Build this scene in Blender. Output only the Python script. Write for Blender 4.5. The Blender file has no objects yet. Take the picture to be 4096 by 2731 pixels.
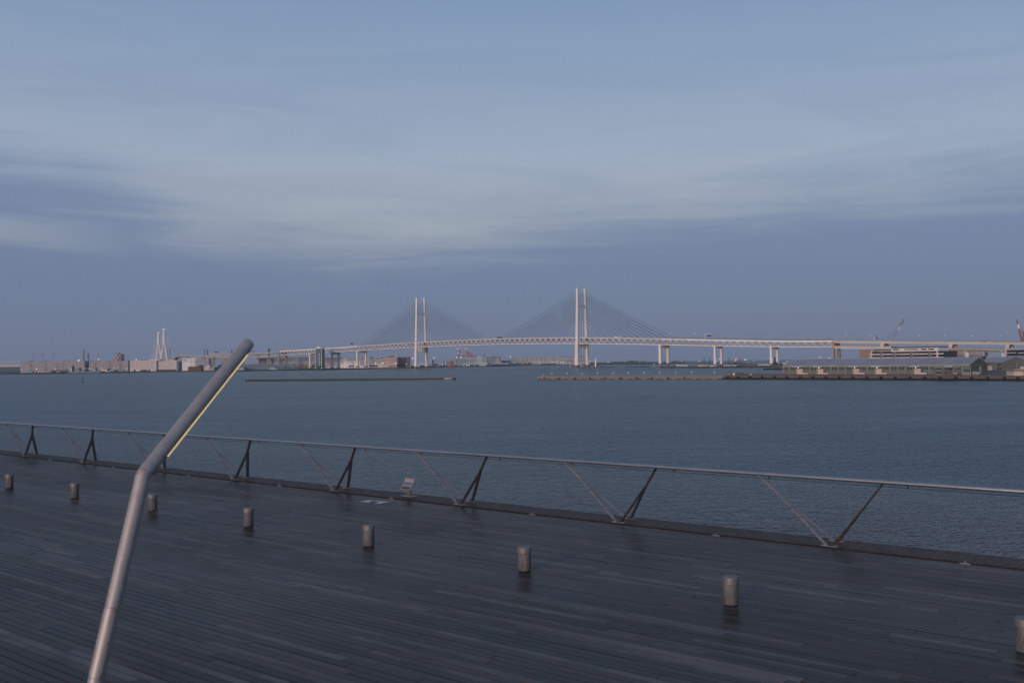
import bpy, math, random
import numpy as np
from mathutils import Vector, Matrix, Quaternion
random.seed(11)
sc = bpy.context.scene
COL = sc.collection

# ------------------------------------------------------------------ camera
F = 3982.0            # focal length in photo pixels (35 mm equivalent)
H = 17.4              # eye height above the sea
ZD = H - 3.3          # level of the timber deck
ROLL = math.radians(0.75)
PITCH = math.atan((1443 - 1365.5) / F)
cR, sR, cP, sP = math.cos(ROLL), math.sin(ROLL), math.cos(PITCH), math.sin(PITCH)
CAM = Vector((0, 0, H))
fwd = Vector((0, cP, sP)); up0 = Vector((0, -sP, cP)); rt0 = Vector((1, 0, 0))
cx = cR * rt0 - sR * up0; cy = sR * rt0 + cR * up0; cz = -fwd
cam = bpy.data.cameras.new('camera'); camo = bpy.data.objects.new('camera', cam); COL.objects.link(camo)
camo.matrix_world = Matrix(((cx.x, cy.x, cz.x, 0), (cx.y, cy.y, cz.y, 0), (cx.z, cy.z, cz.z, H), (0, 0, 0, 1)))
cam.sensor_width = 36.0; cam.lens = F / 4096 * 36.0
cam.clip_start = 0.1; cam.clip_end = 40000
cam.dof.use_dof = True; cam.dof.focus_distance = 110.0; cam.dof.aperture_fstop = 2.2
sc.camera = camo

# ------------------------------------------------------------------ world, sun, exposure
SUN_AZ = Vector((-0.52, -0.85)).normalized()      # the sun has just gone down behind the camera, to the left
SUN_EL = math.radians(3.0)
w = bpy.data.worlds.new('World'); sc.world = w; w.use_nodes = True
nt = w.node_tree; nt.nodes.clear()
def N(t, typ, **kw):
    n = t.nodes.new(typ)
    for k, v in kw.items(): setattr(n, k, v)
    return n
def L(t, a, b): t.links.new(a, b)
out = N(nt, 'ShaderNodeOutputWorld'); bg = N(nt, 'ShaderNodeBackground'); L(nt, bg.outputs[0], out.inputs[0])
tc = N(nt, 'ShaderNodeTexCoord'); sep = N(nt, 'ShaderNodeSeparateXYZ'); L(nt, tc.outputs['Generated'], sep.inputs[0])
def M(t, op, a, b=None, c=None, clamp=False):
    n = N(t, 'ShaderNodeMath', operation=op); n.use_clamp = clamp
    for i, v in enumerate((a, b, c)):
        if v is None: continue
        if hasattr(v, 'links') or hasattr(v, 'is_linked'): L(t, v, n.inputs[i])
        else: n.inputs[i].default_value = v
    return n.outputs[0]
def ramp(t, fac, stops, interp='EASE'):
    r = N(t, 'ShaderNodeValToRGB'); r.color_ramp.interpolation = interp
    els = r.color_ramp.elements
    while len(els) < len(stops): els.new(0.5)
    for e, (p, c) in zip(els, stops): e.position = p; e.color = (c[0], c[1], c[2], 1)
    L(t, fac, r.inputs[0]); return r.outputs[0]
def mapping(t, vec, scale, rot=(0, 0, 0), loc=(0, 0, 0)):
    m = N(t, 'ShaderNodeMapping'); m.inputs['Scale'].default_value = scale; m.inputs['Rotation'].default_value = rot
    m.inputs['Location'].default_value = loc; L(t, vec, m.inputs[0]); return m.outputs[0]
def noise(t, vec, scale, detail=4, rough=0.55, dist=0.0):
    n = N(t, 'ShaderNodeTexNoise'); n.inputs['Scale'].default_value = scale; n.inputs['Detail'].default_value = detail
    n.inputs['Roughness'].default_value = rough; n.inputs['Distortion'].default_value = dist
    L(t, vec, n.inputs['Vector']); return n.outputs['Fac']
def mixc(t, fac, a, b, typ='MIX'):
    n = N(t, 'ShaderNodeMix', data_type='RGBA', blend_type=typ)
    for s, v in ((n.inputs[0], fac), (n.inputs[6], a), (n.inputs[7], b)):
        if hasattr(v, 'is_linked'): L(t, v, s)
        elif isinstance(v, (int, float)): s.default_value = v
        else: s.default_value = (v[0], v[1], v[2], 1)
    return n.outputs[2]
def srgb(r, g, b):
    f = lambda c: (c / 255 / 12.92) if c <= 10 else ((c / 255 + 0.055) / 1.055) ** 2.4
    return (f(r), f(g), f(b))
# the evening sky: physical sky of a sun at the horizon behind the camera, seen through a thin layer of high cloud
sky = N(nt, 'ShaderNodeTexSky', sky_type='NISHITA'); sky.sun_disc = False
sky.sun_elevation = SUN_EL; sky.sun_rotation = math.atan2(SUN_AZ.x, SUN_AZ.y); sky.altitude = 10
sky.air_density = 1.0; sky.dust_density = 1.5; sky.ozone_density = 3.0
skyv = N(nt, 'ShaderNodeVectorMath', operation='SCALE'); L(nt, sky.outputs[0], skyv.inputs[0]); skyv.inputs[3].default_value = 0.03
elev = sep.outputs[2]
gen = tc.outputs['Generated']
warp = noise(nt, mapping(nt, gen, (2.4, 2.4, 5.0), loc=(3.1, 1.7, 0.4)), 1.3, 3, 0.5)
warp2 = noise(nt, mapping(nt, gen, (2.0, 2.0, 24.0), rot=(0, 0.05, 0), loc=(0.3, 5.2, 0.0)), 1.9, 8, 0.62, 0.6)
# lower edge of the thin cloud sheet: lowest left of the middle, climbing to both sides
edge = ramp(nt, M(nt, 'MULTIPLY_ADD', sep.outputs[0], 0.8, 0.5, clamp=True), [(0.0, (.20,) * 3), (0.09, (.185,) * 3), (0.18, (.155,) * 3), (0.29, (.100,) * 3), (0.38, (.092,) * 3), (0.56, (.120,) * 3), (0.76, (.140,) * 3), (1.0, (.16,) * 3)])
el2 = M(nt, 'SUBTRACT', M(nt, 'ADD', elev, M(nt, 'ADD', M(nt, 'MULTIPLY', M(nt, 'SUBTRACT', warp, 0.5), 0.05), M(nt, 'MULTIPLY', M(nt, 'SUBTRACT', warp2, 0.5), 0.085))), edge)
base = ramp(nt, elev, [(0.0, srgb(98, 115, 144)), (0.05, srgb(104, 121, 152)), (0.13, srgb(111, 127, 159)),
                       (0.34, srgb(125, 147, 177)), (1.0, srgb(100, 125, 162))], 'LINEAR')
veil = ramp(nt, elev, [(0.0, srgb(148, 153, 161)), (0.12, srgb(161, 167, 176)), (0.20, srgb(157, 169, 187)),
                       (0.34, srgb(129, 151, 181)), (1.0, srgb(102, 127, 164))], 'LINEAR')
mask = M(nt, 'MULTIPLY', ramp(nt, M(nt, 'MULTIPLY_ADD', el2, 4.0, 0.12, clamp=True), [(0.0, (0, 0, 0)), (0.34, (1, 1, 1))]), 0.97)
streak = noise(nt, mapping(nt, gen, (2.0, 2.0, 17.0), rot=(0.0, -0.10, 0)), 1.6, 8, 0.60, 0.9)
mask2 = M(nt, 'MULTIPLY', mask, M(nt, 'MULTIPLY_ADD', streak, 1.0, 0.44), clamp=True)
low = M(nt, 'MULTIPLY', ramp(nt, M(nt, 'MULTIPLY_ADD', M(nt, 'ADD', elev, M(nt, 'MULTIPLY', M(nt, 'SUBTRACT', warp2, 0.5), 0.05)), 5.0, 0.0, clamp=True), [(0.50, (0, 0, 0)), (0.59, (1, 1, 1)), (0.63, (1, 1, 1)), (0.72, (0, 0, 0))]), ramp(nt, M(nt, 'MULTIPLY_ADD', sep.outputs[0], -1.0, 0.0, clamp=True), [(0.30, (0, 0, 0)), (0.48, (.5, .5, .5))]))
cloudy = mixc(nt, M(nt, 'MAXIMUM', mask2, low), base, veil)
fin = N(nt, 'ShaderNodeVectorMath', operation='SCALE'); L(nt, cloudy, fin.inputs[0]); fin.inputs[3].default_value = 0.95
addv = N(nt, 'ShaderNodeVectorMath', operation='ADD'); L(nt, fin.outputs[0], addv.inputs[0]); L(nt, skyv.outputs[0], addv.inputs[1])
L(nt, addv.outputs[0], bg.inputs[0]); bg.inputs[1].default_value = 1.0

sd = bpy.data.lights.new('sun', 'SUN'); sd.energy = 2.2; sd.angle = math.radians(14); sd.color = (1.0, 0.77, 0.66)
so = bpy.data.objects.new('sun', sd); COL.objects.link(so); so.location = (-40, -60, 60)
lamp_el = math.radians(8)
to_sun = Vector((SUN_AZ.x * math.cos(lamp_el), SUN_AZ.y * math.cos(lamp_el), math.sin(lamp_el)))
so.rotation_euler = to_sun.to_track_quat('Z', 'Y').to_euler()

sc.view_settings.view_transform = 'Standard'; sc.view_settings.look = 'None'
sc.view_settings.exposure = 0.0; sc.view_settings.gamma = 1.0; sc.view_settings.use_curve_mapping = False

# ------------------------------------------------------------------ photo pixel -> place helpers
def ray(px, py):
    u = (px - 2048) / F; v = -(py - 1365.5) / F
    u, v = u * cR + v * sR, -u * sR + v * cR
    return Vector((u, cP - v * sP, sP + v * cP))
def G(px, py, z=0.0):
    r = ray(px, py); return CAM + r * ((z - H) / r.z)
def P(px, py, Y):
    r = ray(px, py); return CAM + r * (Y / r.y)
def proj(p):
    v = Vector(p) - CAM; d = v.dot(fwd)
    u, q = v.x / d, v.dot(up0) / d
    return 2048 + F * (u * cR - q * sR), 1365.5 - F * (u * sR + q * cR), d
def zone(ox, oy, s): return lambda x, y: (ox + x * s, oy + y * s)
R1 = zone(0, 1280, .2976); R2 = zone(600, 1280, .2976); R3 = zone(1200, 1130, .2976); R4 = zone(1800, 1280, .2976)
R5 = zone(2400, 1280, .2976); R6 = zone(3000, 1260, .2551); R7 = zone(3500, 1260, .2534); R8 = zone(2000, 1130, .2976)
ZL = zone(1600, 1400, .08503); ZR = zone(2240, 1400, .08503); ZE = zone(1250, 1360, .0893); ZB = zone(280, 1430, .08503)
ZM = zone(1400, 1400, .10204); ZN = zone(1780, 1380, .12755); ZG = zone(3750, 1400, .14711); ZF = zone(720, 1420, .05952)
ZC = zone(590, 1430, .05527); ZW = zone(3400, 1330, .09354); ZA = zone(0, 1400, .12755); ZH = zone(2080, 1420, .08503)
ZX = zone(3640, 1390, .05952); ZQ = zone(2860, 1440, .11905); ZP = zone(860, 1380, .1148); ZS = zone(1100, 1420, .06803)

# ------------------------------------------------------------------ materials
MATS = {}
def mat(name, col, rough=0.6, metal=0.0, var=0.12, vscale=0.35, spec=0.5, stain=None, emit=None, estr=0.0, streak=False):
    m = bpy.data.materials.new(name); m.use_nodes = True; t = m.node_tree; b = t.nodes['Principled BSDF']
    b.inputs['Roughness'].default_value = rough; b.inputs['Metallic'].default_value = metal
    b.inputs['Specular IOR Level'].default_value = spec
    if emit is not None:
        b.inputs['Base Color'].default_value = (*col, 1); b.inputs['Emission Color'].default_value = (*emit, 1)
        b.inputs['Emission Strength'].default_value = estr
    else:
        g = N(t, 'ShaderNodeNewGeometry')
        v = mapping(t, g.outputs['Position'], (1, 1, 0.25 if streak else 1))
        n1 = noise(t, v, vscale, 6, 0.6)
        a = [max(0, c * (1 - var * 1.6)) for c in col]; c2 = [min(1, c * (1 + var)) for c in col]
        cc = ramp(t, n1, [(0.28, a), (0.72, c2)], 'LINEAR')
        if stain is not None:
            n2 = noise(t, mapping(t, g.outputs['Position'], (1.3, 1.3, 0.3)), vscale * 3.1, 5, 0.65)
            cc = mixc(t, ramp(t, n2, [(0.52, (0, 0, 0)), (0.70, (1, 1, 1))], 'LINEAR'), cc, stain)
        L(t, cc, b.inputs['Base Color'])
        if metal > 0 or rough < 0.5:
            L(t, M(t, 'MULTIPLY_ADD', n1, 0.25, rough - 0.10), b.inputs['Roughness'])
    MATS[name] = m; return m
def far(name, col, **kw): return mat(name, col, kw.pop('rough', 0.75), 0, kw.pop('var', 0.08), kw.pop('vscale', 0.06), kw.pop('spec', 0.3), **kw)
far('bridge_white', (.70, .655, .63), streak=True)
far('bridge_shade', (.17, .165, .165)); far('deck_shade', (.07, .07, .073)); far('bridge_grey', (.47, .44, .425), streak=True); far('asphalt', (.055, .055, .06))  # truss interior and far side darkened to paint in their shade
far('cable', (.030, .038, .052), rough=.6); far('pier_concrete', (.20, .158, .128), stain=(.12, .095, .08), vscale=.25); far('pier_dark', (.13, .12, .115), stain=(.06, .055, .05))
far('concrete', (.30, .25, .21), stain=(.20, .165, .14)); far('concrete_grey', (.30, .29, .29)); far('concrete_beige', (.50, .45, .40), streak=True)
far('quay_dark', (.030, .028, .028), stain=(.014, .014, .016), vscale=.2); far('quay_brown', (.125, .088, .068), stain=(.055, .042, .036), vscale=.25)
far('wet_black', (.012, .013, .015), rough=.35); far('yard', (.085, .085, .085), vscale=.05)
far('rubber', (.015, .015, .017), rough=.6)
far('wh_grey', (.29, .28, .295)); far('wh_pink', (.55, .485, .46)); far('wh_white', (.66, .63, .62)); far('wh_mid', (.31, .335, .375))  # mid grey tinted bluish to put distance haze into the colour
far('wh_blue', (.24, .30, .36)); far('wh_slate', (.14, .18, .22)); far('wh_dark', (.06, .065, .075)); far('wh_brown', (.24, .185, .165))
far('wh_salmon', (.58, .44, .39)); far('wh_salmon_dark', (.40, .27, .24)); far('wh_teal', (.17, .26, .29)); far('wh_teal_light', (.33, .45, .47)); far('wh_cream', (.52, .46, .38))
far('brick', (.10, .055, .05)); far('glass_dark', (.022, .026, .032), rough=.18, spec=.6, var=.2); far('glass_teal', (.06, .11, .13), rough=.15, spec=.6)
far('dark_trim', (.05, .055, .065)); far('black', (.012, .012, .014)); far('red', (.30, .06, .06)); far('red_muted', (.24, .11, .105)); far('white', (.72, .70, .69))
far('green_wall', (.128, .136, .116), streak=True, vscale=.2); far('green_trim', (.30, .33, .27)); far('roof_metal', (.26, .255, .28), rough=.55, var=.10, vscale=.10)
far('door_pink', (.46, .37, .335)); far('white_wall', (.58, .53, .51)); far('band_dark', (.035, .042, .055), rough=.3); far('sea_green', (.02, .10, .06))
far('leaf_dark', (.035, .050, .035), var=.4, vscale=.6); far('leaf_far', (.050, .085, .050), var=.3, vscale=.3); far('bark', (.06, .045, .035)); far('grass_hill', (.07, .105, .06), var=.3, vscale=.05)
far('hull_blue', (.12, .20, .24)); far('hull_dark', (.03, .04, .06)); far('ship_white', (.62, .57, .55)); far('mesh_fence', (.12, .11, .12))
def lightmat(name, col, s):
    m = mat(name, (.8, .8, .8), emit=col, estr=s)
    try: m.cycles.emission_sampling = 'NONE'
    except Exception: pass
lightmat('lamp_white', (1, .97, .93), 1.5); lightmat('lamp_warm', (1, .80, .45), 1.5); lightmat('lamp_red', (1, .35, .40), 1.0)
mat('led', (.9, .8, .4), emit=(1.0, .70, .26), estr=0.8)
mat('steel_lamp', (.37, .335, .322), .54, .5, .08, 5.0, stain=(.30, .265, .25))
mat('steel_rail', (.40, .385, .39), .34, .9, .05, .5)
mat('steel_dark', (.030, .026, .023), .55, .2, .2, 5.0)  # on the stays this dark tone carries painted shade
mat('steel_plate', (.24, .225, .235), .6, .2, .15, 5.0)  # on the stays this pale tone carries painted sky light
mat('net_wire', (.24, .225, .235), .5, .5, .1, 5.0)
mat('kerb_strip', (.020, .016, .014), .65, 0, .3, 3.0, spec=.25)
mat('gap_black', (.006, .006, .006), .8)
mat('bollard_steel', (.13, .13, .128), .68, .15, .25, 11.0, stain=(.04, .034, .028), streak=True)
mat('bollard_cap', (.155, .15, .148), .58, .35, .15, 7.0)
mat('floor_paint', (.55, .53, .51), .6, 0, .2, 9.0)
mat('board_white', (.44, .385, .35), .5); mat('board_back', (.10, .095, .10), .5); mat('plate_steel', (.26, .25, .25), .5, .6)

def wood(name):
    m = bpy.data.materials.new(name); m.use_nodes = True; t = m.node_tree; b = t.nodes['Principled BSDF']
    g = N(t, 'ShaderNodeNewGeometry'); oi = N(t, 'ShaderNodeObjectInfo')
    r = M(t, 'FRACT', M(t, 'ADD', oi.outputs['Random'], g.outputs['Random Per Island']))
    loc = mapping(t, g.outputs['Position'], (1, 1, 1), rot=(0, 0, math.radians(39.7)))
    shift = N(t, 'ShaderNodeCombineXYZ'); L(t, M(t, 'MULTIPLY', r, 37.0), shift.inputs[0]); L(t, M(t, 'MULTIPLY', r, 91.0), shift.inputs[2])
    av = N(t, 'ShaderNodeVectorMath', operation='ADD'); L(t, loc, av.inputs[0]); L(t, shift.outputs[0], av.inputs[1])
    grain = noise(t, mapping(t, av.outputs[0], (1.1, 38.0, 1.0)), 1.0, 6, 0.62)
    blot = noise(t, mapping(t, av.outputs[0], (1.0, 3.0, 1.0)), 1.3, 4, 0.6)
    wet = noise(t, mapping(t, loc, (.35, .6, 1)), 0.55, 4, 0.55)
    tone = ramp(t, r, [(0.0, (.018, .014, .014)), (0.35, (.054, .043, .039)), (0.65, (.088, .074, .068)), (0.85, (.130, .113, .104)), (1.0, (.19, .17, .158))], 'LINEAR')
    dark = mixc(t, M(t, 'MULTIPLY', M(t, 'SUBTRACT', 1.0, grain), 0.6, clamp=True), tone, (.016, .013, .012))
    colr = mixc(t, ramp(t, blot, [(0.45, (0, 0, 0)), (0.75, (.7, .7, .7))], 'LINEAR'), dark, (.030, .027, .027))
    L(t, colr, b.inputs['Base Color'])
    ro = M(t, 'MULTIPLY_ADD', grain, 0.22, M(t, 'MULTIPLY_ADD', r, 0.16, M(t, 'MULTIPLY', wet, 0.30)))
    L(t, M(t, 'ADD', ro, 0.06), b.inputs['Roughness'])
    b.inputs['Specular IOR Level'].default_value = 0.085
    bp = N(t, 'ShaderNodeBump'); bp.inputs['Strength'].default_value = 0.35; bp.inputs['Distance'].default_value = 0.004
    L(t, grain, bp.inputs['Height']); L(t, bp.outputs[0], b.inputs['Normal'])
    MATS[name] = m
wood('plank_wood')

def water(name):
    m = bpy.data.materials.new(name); m.use_nodes = True; t = m.node_tree; b = t.nodes['Principled BSDF']
    g = N(t, 'ShaderNodeNewGeometry')
    b.inputs['Base Color'].default_value = (.004, .046, .060, 1); b.inputs['Roughness'].default_value = 0.27
    b.inputs['IOR'].default_value = 1.333; b.inputs['Specular IOR Level'].default_value = 0.5
    pos = g.outputs['Position']
    gust = ramp(t, noise(t, mapping(t, pos, (.004, .016, 1), rot=(0, 0, .12)), 1.0, 4, 0.62), [(.32, (.62, .62, .62)), (.68, (1.0, 1.0, 1.0))], 'LINEAR')
    gust2 = ramp(t, noise(t, mapping(t, pos, (.016, .055, 1), rot=(0, 0, -.1)), 1.0, 5, 0.65), [(.30, (.40, .40, .40)), (.70, (1, 1, 1))], 'LINEAR')
    gust = M(t, 'MULTIPLY', M(t, 'MULTIPLY', gust, gust2), 1.7)
    def height(v):
        def ridge(scale, rot, det, ro, di):
            n = noise(t, mapping(t, v, scale, rot=(0, 0, rot)), 1.0, det, ro, di)
            return M(t, 'SUBTRACT', 1.0, M(t, 'ABSOLUTE', M(t, 'MULTIPLY_ADD', n, 2.0, -1.0)))
        a = ridge((.17, .27, 1), .22, 1, 0.5, 0.0)
        c = ridge((.62, .95, 1), -.18, 2, 0.55, 0.0)
        return M(t, 'ADD', M(t, 'MULTIPLY', a, WA), M(t, 'MULTIPLY', c, WC))
    def off(dx, dy):
        n = N(t, 'ShaderNodeVectorMath', operation='ADD'); L(t, pos, n.inputs[0]); n.inputs[1].default_value = (dx, dy, 0); return n.outputs[0]
    e = 0.12
    h0, hx, hy = height(pos), height(off(e, 0)), height(off(0, e))
    sx = M(t, 'MULTIPLY', M(t, 'MULTIPLY', M(t, 'SUBTRACT', h0, hx), 1 / e), gust)
    sy = M(t, 'MULTIPLY', M(t, 'MULTIPLY', M(t, 'SUBTRACT', h0, hy), 1 / e), gust)
    cn = N(t, 'ShaderNodeCombineXYZ'); L(t, sx, cn.inputs[0]); L(t, sy, cn.inputs[1]); cn.inputs[2].default_value = 1.0
    nn_ = N(t, 'ShaderNodeVectorMath', operation='NORMALIZE'); L(t, cn.outputs[0], nn_.inputs[0])
    L(t, nn_.outputs[0], b.inputs['Normal'])
    MATS[name] = m
WA, WC = 0.66, 0.76
water('sea_water')

# ------------------------------------------------------------------ mesh builder
ORG = {}
V3 = Vector
class MB:
    def __init__(s): s.v = []; s.f = []
    def add(s, vs, fs):
        o = len(s.v); s.v += [V3(x) for x in vs]; s.f += [[i + o for i in f] for f in fs]; return s
    def hexa(s, p):   # p: 4 bottom ccw, 4 top ccw
        return s.add(p, [(3, 2, 1, 0), (4, 5, 6, 7), (0, 1, 5, 4), (1, 2, 6, 5), (2, 3, 7, 6), (3, 0, 4, 7)])
    def box(s, c, a, b, d):   # centre, three half vectors
        c, a, b, d = V3(c), V3(a), V3(b), V3(d)
        return s.hexa([c - a - b - d, c + a - b - d, c + a + b - d, c - a + b - d, c - a - b + d, c + a - b + d, c + a + b + d, c - a + b + d])
    def abox(s, x0, x1, y0, y1, z0, z1):
        return s.hexa([(x0, y0, z0), (x1, y0, z0), (x1, y1, z0), (x0, y1, z0), (x0, y0, z1), (x1, y0, z1), (x1, y1, z1), (x0, y1, z1)])
    def beam(s, p0, p1, wd, ht, side=None):
        p0, p1 = V3(p0), V3(p1); d = (p1 - p0).normalized()
        sd_ = V3(side).normalized() if side is not None else (d.cross(V3((0, 0, 1))) if abs(d.z) < .999 else V3((1, 0, 0)))
        sd_ = (sd_ - d * sd_.dot(d)).normalized(); u = d.cross(sd_)
        a, b = sd_ * wd / 2, u * ht / 2
        return s.hexa([p0 - a - b, p0 + a - b, p0 + a + b, p0 - a + b, p1 - a - b, p1 + a - b, p1 + a + b, p1 - a + b])
    def tube(s, p0, p1, r0, r1=None, n=12, caps=True):
        p0, p1 = V3(p0), V3(p1); r1 = r0 if r1 is None else r1
        d = (p1 - p0).normalized(); a = d.orthogonal().normalized(); b = d.cross(a)
        vs = []
        for p, r in ((p0, r0), (p1, r1)):
            for i in range(n):
                t = 2 * math.pi * i / n; vs.append(p + (a * math.cos(t) + b * math.sin(t)) * r)
        fs = [(i, (i + 1) % n, n + (i + 1) % n, n + i) for i in range(n)]
        if caps: fs += [tuple(range(n - 1, -1, -1)), tuple(range(n, 2 * n))]
        return s.add(vs, fs)
    def lathe(s, c, prof, n=24):   # prof: (r, z) upwards about c
        c = V3(c); vs = []; fs = []
        for r, z in prof:
            for i in range(n):
                t = 2 * math.pi * i / n; vs.append(c + V3((r * math.cos(t), r * math.sin(t), z)))
        for k in range(len(prof) - 1):
            for i in range(n): fs.append((k * n + i, k * n + (i + 1) % n, (k + 1) * n + (i + 1) % n, (k + 1) * n + i))
        fs.append(tuple(range(n - 1, -1, -1))); fs.append(tuple(range((len(prof) - 1) * n, len(prof) * n)))
        return s.add(vs, fs)
    def prism(s, poly, ext):
        poly = [V3(p) for p in poly]; e = V3(ext); n = len(poly)
        fs = [tuple(range(n)), tuple(range(2 * n - 1, n - 1, -1))] + [((i + 1) % n, i, n + i, n + (i + 1) % n) for i in range(n)]
        return s.add(poly + [p + e for p in poly], fs)
    def ball(s, c, r, n=8, m=6, sz=1.0):
        prof = [(r * math.sin(math.pi * k / m) + 1e-4, -r * sz * math.cos(math.pi * k / m)) for k in range(m + 1)]
        return s.lathe(c, prof, n)
    def build(s, name, material, parent=None, smooth=False, origin=None, kind=None):
        if parent is not None: o_ = ORG[parent.name]
        elif origin is not None: o_ = V3(origin)
        else:
            lo = V3([min(v[i] for v in s.v) for i in range(3)]); hi = V3([max(v[i] for v in s.v) for i in range(3)])
            o_ = V3(((lo.x + hi.x) / 2, (lo.y + hi.y) / 2, lo.z))
        me = bpy.data.meshes.new(name); me.from_pydata([tuple(v - o_) for v in s.v], [], s.f)
        me.materials.append(MATS[material] if isinstance(material, str) else material)
        ob = link(name, me, parent, o_)
        if smooth:
            me.polygons.foreach_set('use_smooth', [True] * len(me.polygons))
            try: me.set_sharp_from_angle(angle=math.radians(40))
            except Exception: pass
        if kind: ob['kind'] = kind
        return ob
def link(name, data, parent, org):
    ob = bpy.data.objects.new(name, data); COL.objects.link(ob); ORG[ob.name] = V3(org)
    if parent is not None: ob.parent = parent
    else: ob.location = org
    return ob
def tag(o, label, cat, group=None):
    o['label'] = label; o['category'] = cat
    if group: o['group'] = group
    return o
def thing(name, label, cat, loc, group=None):
    o = link(name, None, None, V3(loc)); o.empty_display_size = 0.2
    return tag(o, label, cat, group)
def copy_tree(o, parent=None, loc=None, label=None, scale=None, rotz=None):
    c = o.copy(); COL.objects.link(c); ORG[c.name] = V3(loc) if loc is not None else (ORG[parent.name] if parent else ORG[o.name])
    if parent is not None: c.parent = parent
    if loc is not None: c.location = loc
    if scale is not None: c.scale = scale
    if rotz is not None: c.rotation_euler = (0, 0, rotz)
    if label: c['label'] = label
    for ch in [x for x in list(bpy.data.objects) if x.parent == o]: copy_tree(ch, c)
    return c
def structure(o): o['kind'] = 'structure'; return o
def text_mesh(name, body, size, origin, ux, uz, material, parent, shear=0.0, bold=0.0):
    cu = bpy.data.curves.new(name, 'FONT'); cu.body = body; cu.size = size; cu.shear = shear; cu.align_x = 'CENTER'; cu.align_y = 'CENTER'
    cu.extrude = 0.06; cu.offset = bold
    tmp = bpy.data.objects.new(name, cu); COL.objects.link(tmp)
    me = bpy.data.meshes.new_from_object(tmp.evaluated_get(bpy.context.evaluated_depsgraph_get()))
    bpy.data.objects.remove(tmp); bpy.data.curves.remove(cu)
    ux, uz = V3(ux).normalized(), V3(uz).normalized(); nn = ux.cross(uz)
    o_ = ORG[parent.name]
    for v in me.vertices:
        c = v.co; v.co = V3(origin) + ux * c.x + uz * c.y + nn * c.z - o_
    me.materials.clear(); me.materials.append(MATS[material])
    return link(name, me, parent, o_)

# ------------------------------------------------------------------ facades laid out from photo pixels
class Fac:
    def __init__(s, pxA, YA, pxB, YB, pyref=1450):
        a, b = P(pxA, pyref, YA), P(pxB, pyref, YB); s.A = V3((a.x, a.y, 0)); B = V3((b.x, b.y, 0))
        s.u = (B - s.A).normalized(); s.n = V3((-s.u.y, s.u.x, 0))       # n points away from the camera
        if s.n.y < 0: s.n = -s.n
        s.len = (B - s.A).length
    def q(s, px, py):
        r = ray(px, py); t = s.n.dot(s.A - CAM) / s.n.dot(r); p = CAM + r * t
        return (p - s.A).dot(s.u), p.z
    def pt(s, a, z, back=0.0): return s.A + s.u * a + s.n * back + V3((0, 0, z))
    def rect(s, x0, y0, x1, y1):
        ym, xm = (y0 + y1) / 2, (x0 + x1) / 2
        a0, a1 = s.q(x0, ym)[0], s.q(x1, ym)[0]; z0, z1 = s.q(xm, y1)[1], s.q(xm, y0)[1]
        return a0, a1, z0, z1
    def slab(s, mb, a0, a1, z0, z1, f, b):   # f: metres towards camera, b: metres behind face
        mb.hexa([s.pt(a0, z0, -f), s.pt(a1, z0, -f), s.pt(a1, z0, b), s.pt(a0, z0, b), s.pt(a0, z1, -f), s.pt(a1, z1, -f), s.pt(a1, z1, b), s.pt(a0, z1, b)])
class Bld:
    def __init__(s, name, label, cat, pA, pB, YA, YB, depth, wall, zb=2.6, group=None, wallname='wall'):
        (x0, y0), (x1, y1) = pA, pB
        s.f = Fac(x0, YA, x1, YB, (y0 + y1) / 2); s.zb = zb
        a0, a1, z0, z1 = s.f.rect(x0, y0, x1, y1); s.a0, s.a1, s.z1 = a0, a1, z1; s.depth = depth
        s.root = thing(name, label, cat, s.f.pt((a0 + a1) / 2, zb, depth / 2), group)
        mb = MB(); s.f.slab(mb, a0, a1, zb, z1, 0, depth); s.wall = mb.build(wallname, wall, s.root)
    def part(s, name, pA, pB, m, f=0.25, b=0.2, parent=None, ground=False):
        a0, a1, z0, z1 = s.f.rect(pA[0], pA[1], pB[0], pB[1])
        if ground: z0 = s.zb + 0.02
        mb = MB(); s.f.slab(mb, a0, a1, z0, z1, f, b); return mb.build(name, m, parent or s.root)
    def roofbox(s, name, pA, pB, m, back0=4, back1=12):
        a0, a1, z0, z1 = s.f.rect(pA[0], pA[1], pB[0], pB[1]); mb = MB()
        s.f.slab(mb, a0, a1, s.z1 + 0.02, max(z1, s.z1 + .5), -back0, back1); return mb.build(name, m, s.root)
def poleLight(label, group, px, py, Y, zbase, r=0.55, lampm='lamp_white', cat='lamp', name='quay_lamp', pole_r=0.16, polem='concrete_grey'):
    r *= 0.72; p = P(px, py, Y); root = thing(name, label, cat, (p.x, p.y, zbase), group)
    MB().tube((p.x, p.y, zbase), (p.x, p.y, p.z - r * .5), pole_r, pole_r * .6, 6).build('pole', polem, root)
    MB().ball(p, r, 8, 6).build('lamp_head', lampm, root, smooth=True)
    return root

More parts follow.
